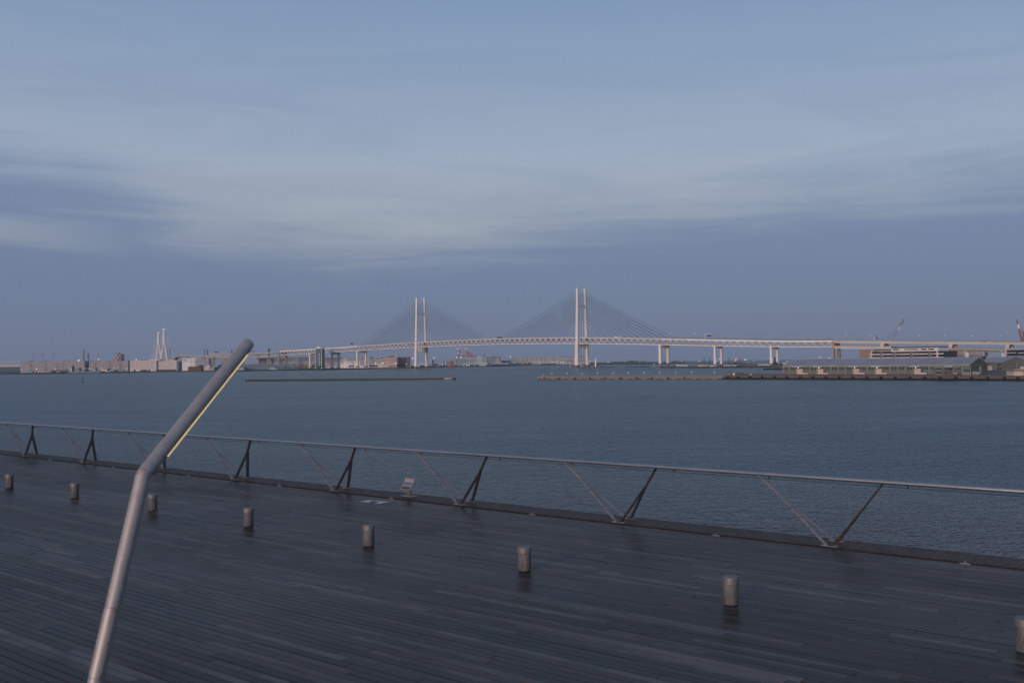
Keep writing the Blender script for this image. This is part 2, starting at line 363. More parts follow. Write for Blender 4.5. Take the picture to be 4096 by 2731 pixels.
# ------------------------------------------------------------------ sea, quays and land
structure(MB().add([(-9000, -400, 0), (9000, -400, 0), (9000, 7400, 0), (-9000, 7400, 0)], [(0, 1, 2, 3)]).build('sea', 'sea_water', origin=(0, 0, 0)))
def land(name, front, back, z, m, bandm=None, band=0.8):
    fr = [V3((p.x, p.y, 0)) for p in front]; bk = [V3((p[0], p[1], 0)) for p in back]
    poly = [p + V3((0, 0, -1.5)) for p in fr + bk[::-1]]
    o = structure(MB().prism(poly, (0, 0, z + 1.5)).build(name, m, origin=(sum(p.x for p in fr) / len(fr), sum(p.y for p in fr) / len(fr), 0)))
    if bandm:
        mb = MB()
        for a, b in zip(fr[:-1], fr[1:]):
            d = (b - a).normalized(); nn = V3((d.y, -d.x, 0))
            if nn.y > 0: nn = -nn
            mb.hexa([a + nn * .15 + V3((0, 0, -1)), b + nn * .15 + V3((0, 0, -1)), b - nn * .2 + V3((0, 0, -1)), a - nn * .2 + V3((0, 0, -1)),
                     a + nn * .15 + V3((0, 0, band)), b + nn * .15 + V3((0, 0, band)), b - nn * .2 + V3((0, 0, band)), a - nn * .2 + V3((0, 0, band))])
        mb.build('waterline_band', bandm, o)
    return o
lf = [(-260, 1499.5), (134, 1496.5), (600, 1489), (957, 1485), (1300, 1479), (1497, 1475.5), (1640, 1474)]
lq = land('left_quay', [G(x, y) for x, y in lf], [(-2600, 4200), (-300, 4200)], 2.6, 'quay_dark', 'wet_black', .9)
mf = [(1635, 1472.5), (1800, 1468), (2097, 1463), (2500, 1458.2), (2620, 1456.5)]
mq = land('middle_quay', [G(x, y) for x, y in mf], [(-420, 4400), (760, 4400)], 2.6, 'quay_dark', 'wet_black', .9)
bf = [(2656, 1470.5), (2860, 1469.8), (3122, 1468.4), (3420, 1467)]
bq = land('bridge_quay', [G(x, y) for x, y in bf], [(360, 2010), (900, 1500)], 3.0, 'quay_brown', 'wet_black', .9)
# wharf on the right
wf = [(2890, 1516.4), (3100, 1517.2), (3600, 1519.6), (4096, 1523.0), (4400, 1525.5)]
wharf = land('wharf', [G(x, y) for x, y in wf], [(V3(G(2890, 1516.4)) + V3((9, 10, 0)))[:], (300, 905), (640, 900), (700, 560)], 3.2, 'quay_brown', 'wet_black', 1.25)
mb = MB()
wpts = [G(x, y) for x, y in wf]
yd = [V3((p.x, p.y, 3.2)) + V3((.5, .8, 0)) for p in wpts]
yardpoly = yd + [V3((690, 570, 3.2)), V3((630, 890, 3.2)), V3((300, 900, 3.2))]
mb.prism([p + V3((0, 0, .004)) for p in yardpoly], (0, 0, .05)); structure(mb.build('yard_pavement', 'yard'))
def on_front(pts, px):
    q = [(proj(p)[0], p) for p in pts]
    for (xa, a), (xb, b) in zip(q[:-1], q[1:]):
        if xa <= px <= xb + 1e-6:
            r = ray(px, 1518); d = b - a; nn = V3((d.y, -d.x, 0)); t = nn.dot(a - CAM) / nn.dot(r); p = CAM + r * t
            dn = d.normalized(); n2 = V3((dn.y, -dn.x, 0)); n2 = n2 if n2.y < 0 else -n2
            return V3((p.x, p.y, 0)), dn, n2
    return None
for x in [R5(1570, 0)[0], R5(1725, 0)[0], R5(1862, 0)[0], R5(2020, 0)[0]] + [R6(v, 0)[0] for v in (195, 390, 585, 787, 990, 1193, 1403, 1617, 1835, 2057)] + [R7(v, 0)[0] for v in (98, 325, 555, 793, 1033, 1280, 1530, 1785, 2045, 2260)]:
    r = on_front(wpts, x)
    if not r: continue
    p, d, nn = r
    if x < R6(100, 0)[0]:
        mb = MB(); mb.tube(p + nn * .6 - d * 1.0 + V3((0, 0, 2.0)), p + nn * .6 + d * 1.0 + V3((0, 0, 2.0)), .62, n=10)
    else:
        mb = MB(); mb.box(p + nn * .45 + V3((0, 0, 1.85)), d * .95, nn * .42, (0, 0, .85)); mb.box(p + nn * .95 + V3((0, 0, 1.85)), d * .7, nn * .12, (0, 0, .62))
    mb.build('fender', 'rubber', wharf)
for (x, y) in [R6(892, 948), R6(1497, 968), R6(1955, 952), R7(565, 957), R7(1163, 960), R7(1795, 960)]:
    p, d, nn = on_front(wpts, x); c = p - nn * 1.2 + V3((0, 0, 3.255))
    tag(MB().lathe(c, [(.28, 0), (.22, .25), (.34, .42), (.30, .55), (.05, .6)], 10).build('mooring_bollard', 'concrete', smooth=True), 'small pale mooring bollard on the edge of the brown wharf', 'bollard', 'mooring bollards on the wharf edge')
# low pier with lamps running out from the wharf
p0, p1 = G(2147, 1517.6), G(2895, 1516.3)
d = (p1 - p0).normalized(); nn = V3((d.y, -d.x, 0)); nn = nn if nn.y < 0 else -nn
pier = thing('lamp_pier', 'long brown concrete pier with lamps running out from the wharf', 'pier', ((p0 + p1) / 2)[:], None)
ln = (p1 - p0).length
MB().hexa([p0 + V3((0, 0, -1)), p1 + V3((0, 0, -1)), p1 - nn * 9 + V3((0, 0, -1)), p0 - nn * 9 + V3((0, 0, -1)), p0 + V3((0, 0, 2.35)), p1 + V3((0, 0, 2.35)), p1 - nn * 9 + V3((0, 0, 2.35)), p0 - nn * 9 + V3((0, 0, 2.35))]).build('wall', 'pier_concrete', pier)
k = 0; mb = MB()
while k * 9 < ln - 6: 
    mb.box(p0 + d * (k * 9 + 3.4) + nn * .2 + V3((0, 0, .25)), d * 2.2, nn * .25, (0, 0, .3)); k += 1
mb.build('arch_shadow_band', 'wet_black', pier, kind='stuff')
for x in [R4(v, 0)[0] for v in (1270, 1475, 1678, 1883, 2090, 2298)] + [R5(v, 0)[0] for v in (283, 492, 705, 918, 1135)]:
    a = P(x, 1514, 900); t = (x - 2147) / (2895 - 2147)
    r = ray(x, 1515); s_ = V3((d.y, -d.x, 0)); tt = s_.dot(p0 - CAM) / s_.dot(r); p = CAM + r * tt; p.z = 0
    MB().box(p + nn * .45 + V3((0, 0, 1.0)), d * .8, nn * .45, (0, 0, .7)).build('fender', 'rubber', pier)
mb = MB()
for off, z in ((4.5, 3.45), (4.5, 2.95)):
    mb.beam(p0 + d * 30 - nn * off + V3((0, 0, z)), p1 - nn * off + V3((0, 0, z)), .07, .07)
k = 0
while 30 + k * 3.2 < ln: mb.beam(p0 + d * (30 + k * 3.2) - nn * 4.5 + V3((0, 0, 2.3)), p0 + d * (30 + k * 3.2) - nn * 4.5 + V3((0, 0, 3.5)), .08, .08); k += 1
mb.build('handrail', 'concrete_grey', pier)
MB().box(p0 + d * 16 - nn * 3 + V3((0, 0, 2.6)), d * 15.5, nn * 2.4, (0, 0, .3)).build('end_slab', 'wh_brown', pier)
MB().tube(p0 + d * 5.5 - nn * 2 + V3((0, 0, 2.3)), p0 + d * 5.5 - nn * 2 + V3((0, 0, 4.6)), .16, .1, 6).build('marker_post', 'white', pier)
for x, y in [R4(1370, 717), R4(1572, 716), R4(1776, 714), R4(1982, 712), R4(2188, 709), R5(173, 709), R5(380, 708), R5(592, 706), R5(803, 705), R5(1017, 703), R5(1232, 701), R5(1538, 698)]:
    r = ray(x, y); s_ = V3((d.y, -d.x, 0)); tt = s_.dot(p0 - nn * 5.2 - CAM) / s_.dot(r)
    poleLight('lit lamp post standing on the long brown pier', 'lamp posts on the long brown pier', x, y, (CAM + r * tt).y, 2.36, .30, pole_r=.11)
# dark breakwater on the left
p0, p1 = G(981, 1525.6), G(1819, 1519.4); d = (p1 - p0).normalized(); nn = V3((d.y, -d.x, 0)); nn = nn if nn.y < 0 else -nn
bw = thing('breakwater', 'long low black breakwater wall in the middle of the harbour', 'breakwater', ((p0 + p1) / 2)[:])
up = V3((0, 0, 1))
MB().hexa([p0 - up, p1 - up, p1 - nn * 5 - up, p0 - nn * 5 - up, p0 - nn * .4 + up * 1.9 + d * .4, p1 - nn * .4 + up * 1.75 - d * .6, p1 - nn * 5 + up * 1.75 - d * .6, p0 - nn * 5 + up * 1.9 + d * .4]).build('wall', 'quay_dark', bw)
mb = MB(); mb.box((p0 + p1) / 2 + nn * .1 + up * .1, d * ((p1 - p0).length / 2 + .3), nn * .3, up * .35); mb.build('waterline_band', 'wet_black', bw)
for k, (x, wd) in enumerate([(1780, .75), (1784.5, .75), (1789, .75), (1793.5, .75), (1802.5, 1.4)]):
    r = ray(x, 1513.5); s_ = V3((d.y, -d.x, 0)); tt = s_.dot(p0 - CAM) / s_.dot(r); p = CAM + r * tt
    c = V3((p.x, p.y, 1.35))
    mb = MB()
    for gy in (-.28, 0, .28): mb.box(c + up * gy * 1.1 + nn * .12, d * wd * .48, nn * .3, up * .09)
    for gx in ((-.3, .3) if wd < 1 else (-.6, 0, .6)): mb.box(c + d * gx * 1.1 + nn * .13, d * .1, nn * .3, up * .42)
    mb.build('painted_character', 'white', bw)
MB().tube(p1 - d * 3.2 - nn * 1.5 + up * 1.6, p1 - d * 3.2 - nn * 1.5 + up * 5.6, .14, .08, 6).build('marker_post', 'dark_trim', bw)
MB().tube(p0 + d * 2 - nn * 1.5 + up * 1.6, p0 + d * 2 - nn * 1.5 + up * 4.1, .12, .08, 6).build('marker_post', 'white', bw)

# ------------------------------------------------------------------ the double-deck bridge, straight across the bay
BA, BB = V3((-237.0, 2499.0, 0)), V3((142.0, 2144.0, 0))
bd = (BB - BA).normalized(); bn = V3((-bd.y, bd.x, 0)); bn = bn if bn.y > 0 else -bn
def bplane(px, py):
    r = ray(px, py); t = bn.dot(BB - CAM) / bn.dot(r); p = CAM + r * t
    return (p - BB).dot(bd), p.z
def bp(t, z, back=0.0): return BB + bd * t + bn * back + V3((0, 0, z))
nodes = [(1115, 1404, 1423), (1290, 1391.5, 1411), (1433, 1384, 1404), (1570, 1375.5, 1396.4), (1669, 1369.5, 1391.5), (1800, 1360, 1383), (2000, 1351, 1376.3), (2200, 1349, 1374.6),
         (2311, 1349.5, 1375.5), (2480, 1351.5, 1378), (2643, 1353.5, 1381), (2860, 1356.4, 1383.6), (3086, 1359.3, 1385.7), (3330, 1362, 1388.8)]
ts = [bplane(x, (a + b) / 2)[0] for x, a, b in nodes]
zt = [bplane(x, a)[1] for x, a, b in nodes]; zb_ = [bplane(x, b)[1] for x, a, b in nodes]
ct = np.polyfit(ts, zt, 5); cb = np.polyfit(ts, zb_, 5)
ZT = lambda t: float(np.polyval(ct, t))
ZBm = lambda t: float(np.polyval(cb, t))
BW = 27.0
def ribbon(mb, t0, t1, step, zf0, zf1, b0, b1):
    n = max(1, int(round((t1 - t0) / step)))
    for i in range(n):
        a, b = t0 + (t1 - t0) * i / n, t0 + (t1 - t0) * (i + 1) / n
        mb.hexa([bp(a, zf0(a), b0), bp(b, zf0(b), b0), bp(b, zf0(b), b1), bp(a, zf0(a), b1), bp(a, zf1(a), b0), bp(b, zf1(b), b0), bp(b, zf1(b), b1), bp(a, zf1(a), b1)])
def truss(root, t0, t1, panel, fascia, wm='bridge_white', fence=False, edge='bridge_white'):
    zt_, zb2 = ZT, ZBm
    mb = MB(); ribbon(mb, t0, t1, 40, lambda t: zt_(t) - fascia, zt_, 0, 1.1); mb.build('deck_edge', edge, root)
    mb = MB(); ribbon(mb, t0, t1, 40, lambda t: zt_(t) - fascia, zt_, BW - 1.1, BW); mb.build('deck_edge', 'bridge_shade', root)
    mb = MB(); ribbon(mb, t0, t1, 40, lambda t: zt_(t) - fascia + .3, lambda t: zt_(t) - 1.1, 1.12, BW - 1.12); mb.build('upper_roadway', 'deck_shade', root)
    mb = MB(); ribbon(mb, t0, t1, 40, zb2, lambda t: zb2(t) + 1.45, .05, 1.15); mb.build('bottom_chord', wm, root)
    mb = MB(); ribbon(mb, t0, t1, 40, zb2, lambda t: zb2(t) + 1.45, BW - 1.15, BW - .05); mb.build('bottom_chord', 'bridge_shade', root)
    mb = MB(); ribbon(mb, t0, t1, 40, lambda t: zb2(t) + .2, lambda t: zb2(t) + 1.9, 1.17, BW - 1.17); mb.build('lower_roadway', 'deck_shade', root)
    n = max(2, int(round((t1 - t0) / panel))); pl = (t1 - t0) / n
    ff = MB()
    for i in range(n):
        a, c, b = t0 + i * pl, t0 + (i + .5) * pl, t0 + (i + 1) * pl
        za, zc, zbb = zb2(a) + 1.2, zt_(c) - fascia + .1, zb2(b) + 1.2
        for q0, q1 in (((a, za), (c, zc)), ((c, zc), (b, zbb))):
            MB().beam(bp(q0[0], q0[1], .62), bp(q1[0], q1[1], .62), .8, .85, side=bn).build('diagonal', wm, root)
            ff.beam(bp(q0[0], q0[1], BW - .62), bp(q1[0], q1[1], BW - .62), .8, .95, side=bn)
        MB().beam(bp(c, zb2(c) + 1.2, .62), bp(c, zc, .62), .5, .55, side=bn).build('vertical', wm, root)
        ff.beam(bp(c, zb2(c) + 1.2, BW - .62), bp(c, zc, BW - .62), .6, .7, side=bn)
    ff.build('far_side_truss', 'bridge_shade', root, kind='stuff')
    if fence:
        mb = MB(); k = t0 + 1
        while k < t1: mb.beam(bp(k, zt_(k), .5), bp(k, zt_(k) + 2.2, .5), .45, .25, side=bd); k += 1.9
        ribbon(mb, t0, t1, 40, lambda t: zt_(t) + 1.9, lambda t: zt_(t) + 2.2, .4, .6); ribbon(mb, t0, t1, 40, lambda t: zt_(t), lambda t: zt_(t) + .9, .42, .58)
        mb.build('side_fence', 'mesh_fence', root)
    else:
        mb = MB(); ribbon(mb, t0, t1, 40, lambda t: zt_(t) + .85, lambda t: zt_(t) + 1.05, .3, .5)
        k = t0 + 1
        while k < t1: mb.beam(bp(k, zt_(k) - .05, .4), bp(k, zt_(k) + .9, .4), .2, .2); k += 4.0
        mb.build('guard_rail', 'concrete_grey', root)
TL = bplane(1669, 1420)[0]; PL = bplane(1431.6, 1440)[0]; PR = bplane(2643, 1430)[0]
EL = bplane(1115, 1413)[0]; ER = bplane(3330, 1376)[0]
bridge = thing('cable_stayed_bridge', 'white double-deck cable-stayed bridge with two tall H-shaped towers over the bay', 'bridge', bp((TL) / 2, 0, BW / 2))
truss(bridge, PL, PR, 15.8, 2.9, edge='bridge_grey')
SP = 31.0
def leg(mb, t, z0, z1, b0, b1, w0, w1):
    p0, p1 = bp(t, z0, b0), bp(t, z1, b1)
    q = lambda p, w_: [p - bd * w_ / 2 - bn * w_ / 2, p + bd * w_ / 2 - bn * w_ / 2, p + bd * w_ / 2 + bn * w_ / 2, p - bd * w_ / 2 + bn * w_ / 2]
    mb.hexa(q(p0, w0) + q(p1, w1))
for t, ytop, lounge in ((TL, R3(0, 203)[1], True), (0.0, R8(0, 75)[1], False)):
    pxT = proj(bp(t, 60))[0]; ztop = bplane(pxT, ytop)[1]; zdk = ZT(t)
    zl = lambda z: (z - 4) / (ztop - 4)
    nb0, nb1 = -3.2, 1.2; fb0, fb1 = SP + .2, SP - 4.4 
    zub = bplane(pxT, R8(0, 300)[1])[1] if not lounge else bplane(pxT, R3(0, 405)[1])[1]
    bb0 = nb0 + (nb1 - nb0) * zl(zub); bb1 = fb0 + (fb1 - fb0) * zl(zub)
    towr = MB().hexa([bp(t - 1.9, zub - 5.6, bb0), bp(t + 1.9, zub - 5.6, bb0), bp(t + 1.9, zub - 5.6, bb1), bp(t - 1.9, zub - 5.6, bb1), bp(t - 1.9, zub, bb0), bp(t + 1.9, zub, bb0), bp(t + 1.9, zub, bb1), bp(t - 1.9, zub, bb1)]).build('tower', 'bridge_white', bridge)
    for b0, b1 in ((nb0, nb1), (fb0, fb1)):
        lg = MB(); zm = zdk + 2; bm = b0 + (b1 - b0) * zl(zm)
        leg(lg, t, 6.5, zm, b0, bm, 8.4, 6.1); leg(lg, t, zm, ztop, bm, b1, 6.1, 4.6)
        lo = lg.build('leg', 'bridge_white', towr)
    zlb = ZBm(t) - 1.2
    MB().hexa([bp(t - 2.6, zlb - 7.5, nb0 + 1), bp(t + 2.6, zlb - 7.5, nb0 + 1), bp(t + 2.6, zlb - 7.5, fb0), bp(t - 2.6, zlb - 7.5, fb0), bp(t - 2.6, zlb, nb0 + 1), bp(t + 2.6, zlb, nb0 + 1), bp(t + 2.6, zlb, fb0), bp(t - 2.6, zlb, fb0)]).build('lower_beam', 'bridge_white', towr)
    if lounge:
        c = bp(t + 5, zlb - 8.5, BW / 2)
        MB().lathe(c, [(10.5, 0), (13.4, 1.2), (14.0, 3.0), (14.0, 3.2)], 32).build('sky_lounge', 'bridge_white', towr, smooth=True)
        MB().lathe(c + up * 3.2, [(13.5, 0), (13.5, 2.4)], 32).build('lounge_window', 'glass_dark', towr, smooth=True)
        MB().lathe(c + up * 5.6, [(14.1, 0), (13.9, 1.2), (12.0, 1.7)], 32).build('lounge_roof', 'bridge_white', towr, smooth=True)
        for dx in (-.9, .9): MB().tube(bp(t + dx, ztop, nb1), bp(t + dx, ztop + 9, nb1), .18, .08, 6).build('mast', 'dark_trim', towr)
    else:
        for bq_ in (nb1, fb1): MB().box(bp(t, ztop + .8, bq_), bd * .9, bn * .9, up * .8).build('beacon_box', 'concrete_grey', towr)
    # stay cables
    za, zc = bplane(pxT, R8(0, 132)[1])[1] if not lounge else bplane(pxT, R3(0, 258)[1])[1], bplane(pxT, R8(0, 455)[1])[1] if not lounge else bplane(pxT, R3(0, 560)[1])[1]
    for sgn in (-1, 1):
        for k in range(12):
            f = k / 11; zz = zc + (za - zc) * f; dt = 42 + (231 - 42) * f
            for b_l0, b_l1, be in ((nb0, nb1, .4), (fb0, fb1, BW - .4)):
                bl = b_l0 + (b_l1 - b_l0) * zl(zz)
                MB().tube(bp(t + sgn * 1.4, zz, bl), bp(t + sgn * dt, ZT(t + sgn * dt) - .2, be), .24, n=6, caps=False).build('cable', 'cable', bridge)
    # footing and island
    isl = thing('pier_island', 'low dark concrete island at the foot of the ' + ('left' if lounge else 'right') + ' bridge tower', 'pier island', bp(t + 4, 0, SP / 2 - 2))
    for b0 in (nb0, fb0):
        MB().box(bp(t, 4.0, b0), bd * 4.6, bn * 4.6, up * 2.6).build('footing', 'pier_dark', isl)
    MB().box(bp(t + 4, .3, SP / 2 - 3), bd * 17, bn * 28, up * 1.7).build('platform', 'pier_dark', isl)
    MB().box(bp(t + 4, 1.2, SP / 2 + 6), bd * 17.3, bn * 18, up * 1.2).build('apron', 'concrete_grey', isl)
    for (tt, bb) in ((-11, -14), (-5, 12), (19, -14)):
        MB().tube(bp(t + tt, 1.8, bb), bp(t + tt, 6.6, bb), .25, .2, 6).build('light_post', 'white', isl)
        MB().ball(bp(t + tt, 7.0, bb), .5, 8, 6).build('light', 'lamp_white', isl)
# end piers of the cable-stayed part
def frame_pier(root, t, z0, z1, b0, b1, w_, capz, m='bridge_white', flare=False, over=3.0, nm='pier'):
    pr = MB(); cw = w_ / 2
    pr.hexa([bp(t - cw * .9, capz, b0 - over), bp(t + cw * .9, capz, b0 - over), bp(t + cw * .9, capz, b1 + over), bp(t - cw * .9, capz, b1 + over), bp(t - cw * .9, z1, b0 - over), bp(t + cw * .9, z1, b0 - over), bp(t + cw * .9, z1, b1 + over), bp(t - cw * .9, z1, b1 + over)])
    po = pr.build(nm, m, root)
    for b_ in (b0, b1):
        mb = MB(); leg(mb, t, z0, capz + .5, b_, b_, w_ * (1.12 if flare else 1.0), w_); mb.build('column', m, po)
        MB().box(bp(t, z0 - .9, b_), bd * w_ * .7, bn * w_ * .7, up * 1.4).build('footing', 'pier_dark', po)
frame_pier(bridge, PL, 8, ZBm(PL) - .3, -1.0, 27.5, 5.2, ZBm(PL) - 5.5)
frame_pier(bridge, PR, 8, ZBm(PR) - .3, -1.0, 25.5, 5.4, ZBm(PR) - 5.5)
isl = thing('pier_island', 'low dark concrete island at the foot of the bridge pier right of the towers', 'pier island', bp(PR, 0, 12))
MB().box(bp(PR - 3, .5, 10), bd * 9, bn * 20, up * 2.0).build('platform', 'pier_dark', isl)
MB().tube(bp(PR - 11, 2.4, -8), bp(PR - 11, 7, -8), .3, .3, 6).build('light_post', 'white', isl); MB().ball(bp(PR - 11, 7.4, -8), .5).build('light', 'lamp_white', isl)

# approach viaducts with the same truss
va = thing('truss_viaduct', 'white double-deck truss viaduct left of the cable-stayed spans', 'viaduct', bp((EL + PL) / 2, 0, BW / 2))
truss(va, EL, PL - .5, 17.0, 3.2)
for x in (1239, 1327):
    t = bplane(x, 1440)[0]; frame_pier(va, t, 5, ZBm(t) - .2, 1.5, 23.5, 4.2, ZBm(t) - 5.0, over=4.5)
t = bplane(1117, 1430)[0]; frame_pier(va, t, 5, ZT(t) - .6, 0.5, 24, 4.6, ZBm(t) - 1.0, m='concrete', over=2)
vb = thing('truss_viaduct', 'white double-deck truss viaduct right of the towers above the quay', 'viaduct', bp((ER + PR) / 2, 0, BW / 2))
truss(vb, PR + .5, ER, 15.0, 3.0, fence=True)
for x in (2860, 3085):
    t = bplane(x, 1430)[0]; frame_pier(vb, t, 5.5, ZBm(t) - .2, .8, 23.0, 3.9, ZBm(t) - 3.8, flare=True, over=2.6)
tx0 = bplane(R5(975, 262)[0], 1358.5); tx1 = bplane(R5(1145, 264)[0], 1358.5)
mb = MB(); k = tx0[0]; rnd = random.Random(5)
while k < tx1[0]:
    zz = ZT(k) - 1.4; wd = rnd.uniform(.8, 1.7)
    mb.box(bp(k, zz, -.12), bd * .16, bn * .15, up * .8); mb.box(bp(k + wd * .5, zz + rnd.choice((-.6, 0, .6)), -.12), bd * wd * .5, bn * .13, up * .17); mb.box(bp(k + wd * .6, zz + rnd.uniform(-.3, .3), -.12), bd * .14, bn * .14, up * rnd.uniform(.4, .8))
    k += wd + 1.3
    if abs(k - (tx0[0] + tx1[0]) * .5 - 3) < 2: k += 4
mb.build('lettering', 'dark_trim', vb)
# concrete double-deck viaduct on the far right
vc = thing('concrete_viaduct', 'beige concrete expressway viaduct on the far right behind the warehouses', 'viaduct', bp(ER + 200, 0, 12))
def zline(x0, y0, x1, y1):
    a, b = bplane(x0, y0), bplane(x1, y1); return lambda t: a[1] + (b[1] - a[1]) * (t - a[0]) / (b[0] - a[0])
u_top = zline(*ZW(0, 348), *R7(2352, 428)); u_mid = zline(*ZW(0, 395), *R7(2352, 440)); u_bot = zline(*ZW(0, 457), *R7(2352, 469))
tE = bplane(4300, 1370)[0]
mb = MB(); ribbon(mb, ER, tE, 60, lambda t: u_mid(t) + .3, u_top, -.6, 25); mb.build('upper_edge', 'concrete_beige', vc)
mb = MB(); ribbon(mb, ER, tE, 60, u_bot, lambda t: u_mid(t) + .3, .8, 23); mb.build('upper_girder', 'concrete_beige', vc)
l_top = zline(*ZW(0, 578), *ZW(1240, 592)); l_mid = zline(*ZW(0, 628), *ZW(1240, 638)); l_bot = zline(*ZW(0, 697), *ZW(1240, 712))
tL = bplane(3566, 1388)[0]
mb = MB(); ribbon(mb, ER + 1, tL, 60, lambda t: l_mid(t) + .3, l_top, -.6, 24); mb.build('lower_edge', 'concrete_beige', vc)
mb = MB(); ribbon(mb, ER + 1, tL, 60, l_bot, lambda t: l_mid(t) + .3, .8, 22); mb.build('lower_girder', 'concrete_beige', vc)
mb = MB(); k = ER + 1
while k < tE: mb.beam(bp(k, u_top(k), -.3), bp(k, u_top(k) + 1.7, -.3), .35, .2, side=bd); k += 2.1
ribbon(mb, ER, tE, 60, lambda t: u_top(t) + 1.2, lambda t: u_top(t) + 1.45, -.38, -.22); mb.build('side_fence', 'mesh_fence', vc)
mb = MB(); ribbon(mb, ER + 1, tL, 60, lambda t: l_top(t) + .8, lambda t: l_top(t) + 1.0, -.38, -.22); k = ER + 2
while k < tL: mb.beam(bp(k, l_top(k), -.3), bp(k, l_top(k) + 1.0, -.3), .3, .2, side=bd); k += 3
mb.build('side_fence', 'mesh_fence', vc)
frame_pier(vc, ER + 1, 4, ZT(ER) - .8, .2, 22.5, 4.4, ZBm(ER) - 2.0, m='concrete', over=.6)
for x in (3529, 3803, 4030):
    t = bplane(x, 1400)[0]; frame_pier(vc, t, 4, u_bot(t) + 2.4, 1, 21, 5.2, u_bot(t) - 2.6, m='concrete_beige', over=.3)
# lower ramp in front
fr = Fac(3770, 1480, 4110, 1290, 1396)
rp = thing('ramp_viaduct', 'low curved concrete ramp on single hammerhead columns at far right', 'viaduct', fr.pt(40, 3.2, 5))
a0, zt0 = fr.q(*R7(1072, 526)); a1, zt1 = fr.q(*R7(2352, 548)); am = fr.q(*R7(1750, 530)); 
for nm, dz0, dz1, f_, b_ in (('parapet', 0, -2.0, .4, 9), ('girder', -2.0, -4.4, -1.2, 7.5)):
    mb = MB(); pts = [(a0, zt0), am, (a1, zt1)]
    for (xa, za), (xb, zb2) in zip(pts[:-1], pts[1:]):
        mb.hexa([fr.pt(xa, za + dz1, -f_), fr.pt(xb, zb2 + dz1, -f_), fr.pt(xb, zb2 + dz1, b_), fr.pt(xa, za + dz1, b_), fr.pt(xa, za + dz0, -f_), fr.pt(xb, zb2 + dz0, -f_), fr.pt(xb, zb2 + dz0, b_), fr.pt(xa, za + dz0, b_)])
    mb.build(nm, 'concrete_beige' if nm == 'parapet' else 'concrete', rp)
mb = MB()
for k in range(int(a1 - a0) // 2): 
    t = a0 + k * 2; zz = zt0 + (zt1 - zt0) * (t - a0) / (a1 - a0) ; mb.beam(fr.pt(t, zz, 0), fr.pt(t, zz + 2.2, 0), .18, .18)
mb.build('side_fence', 'mesh_fence', rp, kind='stuff')
for x, y in (R7(1405, 560), R7(1985, 565)):
    a, z = fr.q(x, y); mb = MB(); c0 = fr.pt(a, 3, 4)
    mb.box(fr.pt(a, (3 + z) / 2, 4), fr.u * 1.9, fr.n * 1.9, up * (z - 3) / 2); co = mb.build('column', 'bridge_white', rp)
    MB().hexa([fr.pt(a - 2.0, z - 2.4, 2), fr.pt(a + 2.0, z - 2.4, 2), fr.pt(a + 2.0, z - 2.4, 6), fr.pt(a - 2.0, z - 2.4, 6), fr.pt(a - 3.6, z + .3, 0), fr.pt(a + 3.6, z + .3, 0), fr.pt(a + 3.6, z + .3, 8), fr.pt(a - 3.6, z + .3, 8)]).build('cap', 'bridge_white', co)
# sign gantries on the decks
def gantry(label, px, ybase, ytop, signs, wpx, zfun=None):
    t, z1 = bplane(px, ytop); z0 = ZT(t) if t < ER else u_top(t)
    g = thing('sign_gantry', label, 'sign gantry', bp(t, z0, 1))
    MB().beam(bp(t, z0, 1), bp(t, z1, 1), .5, .5).build('post', 'bridge_white', g)
    t2 = bplane(px + wpx, ytop)[0]; MB().beam(bp(t, z1 - .6, 1), bp(t2, z1 - .6, 3), .4, .4).build('arm', 'bridge_white', g)
    for xa, ya, xb, yb in signs:
        ta, za = bplane(xa, ya); tb, zb2 = bplane(xb, yb); MB().box(bp((ta + tb) / 2, (za + zb2) / 2, .6), bd * abs(tb - ta) / 2, bn * .2, up * abs(za - zb2) / 2).build('sign_panel', 'dark_trim', g)
gantry('white sign gantry above the deck right of the cable fan', R5(1403, 0)[0], 0, R5(0, 188)[1], [(*R5(1442, 200), *R5(1492, 222))], 27)
gantry('white sign gantry above the deck left of the left tower', R3(655, 0)[0], 0, R3(0, 822)[1], [(*R3(672, 814), *R3(708, 832))], 18)
gantry('sign gantry with two dark panels on the beige viaduct', ZW(1025, 0)[0], 0, ZW(0, 190)[1], [(*ZW(1090, 135), *ZW(1130, 240)), (*ZW(1140, 215), *ZW(1225, 250))], 20)
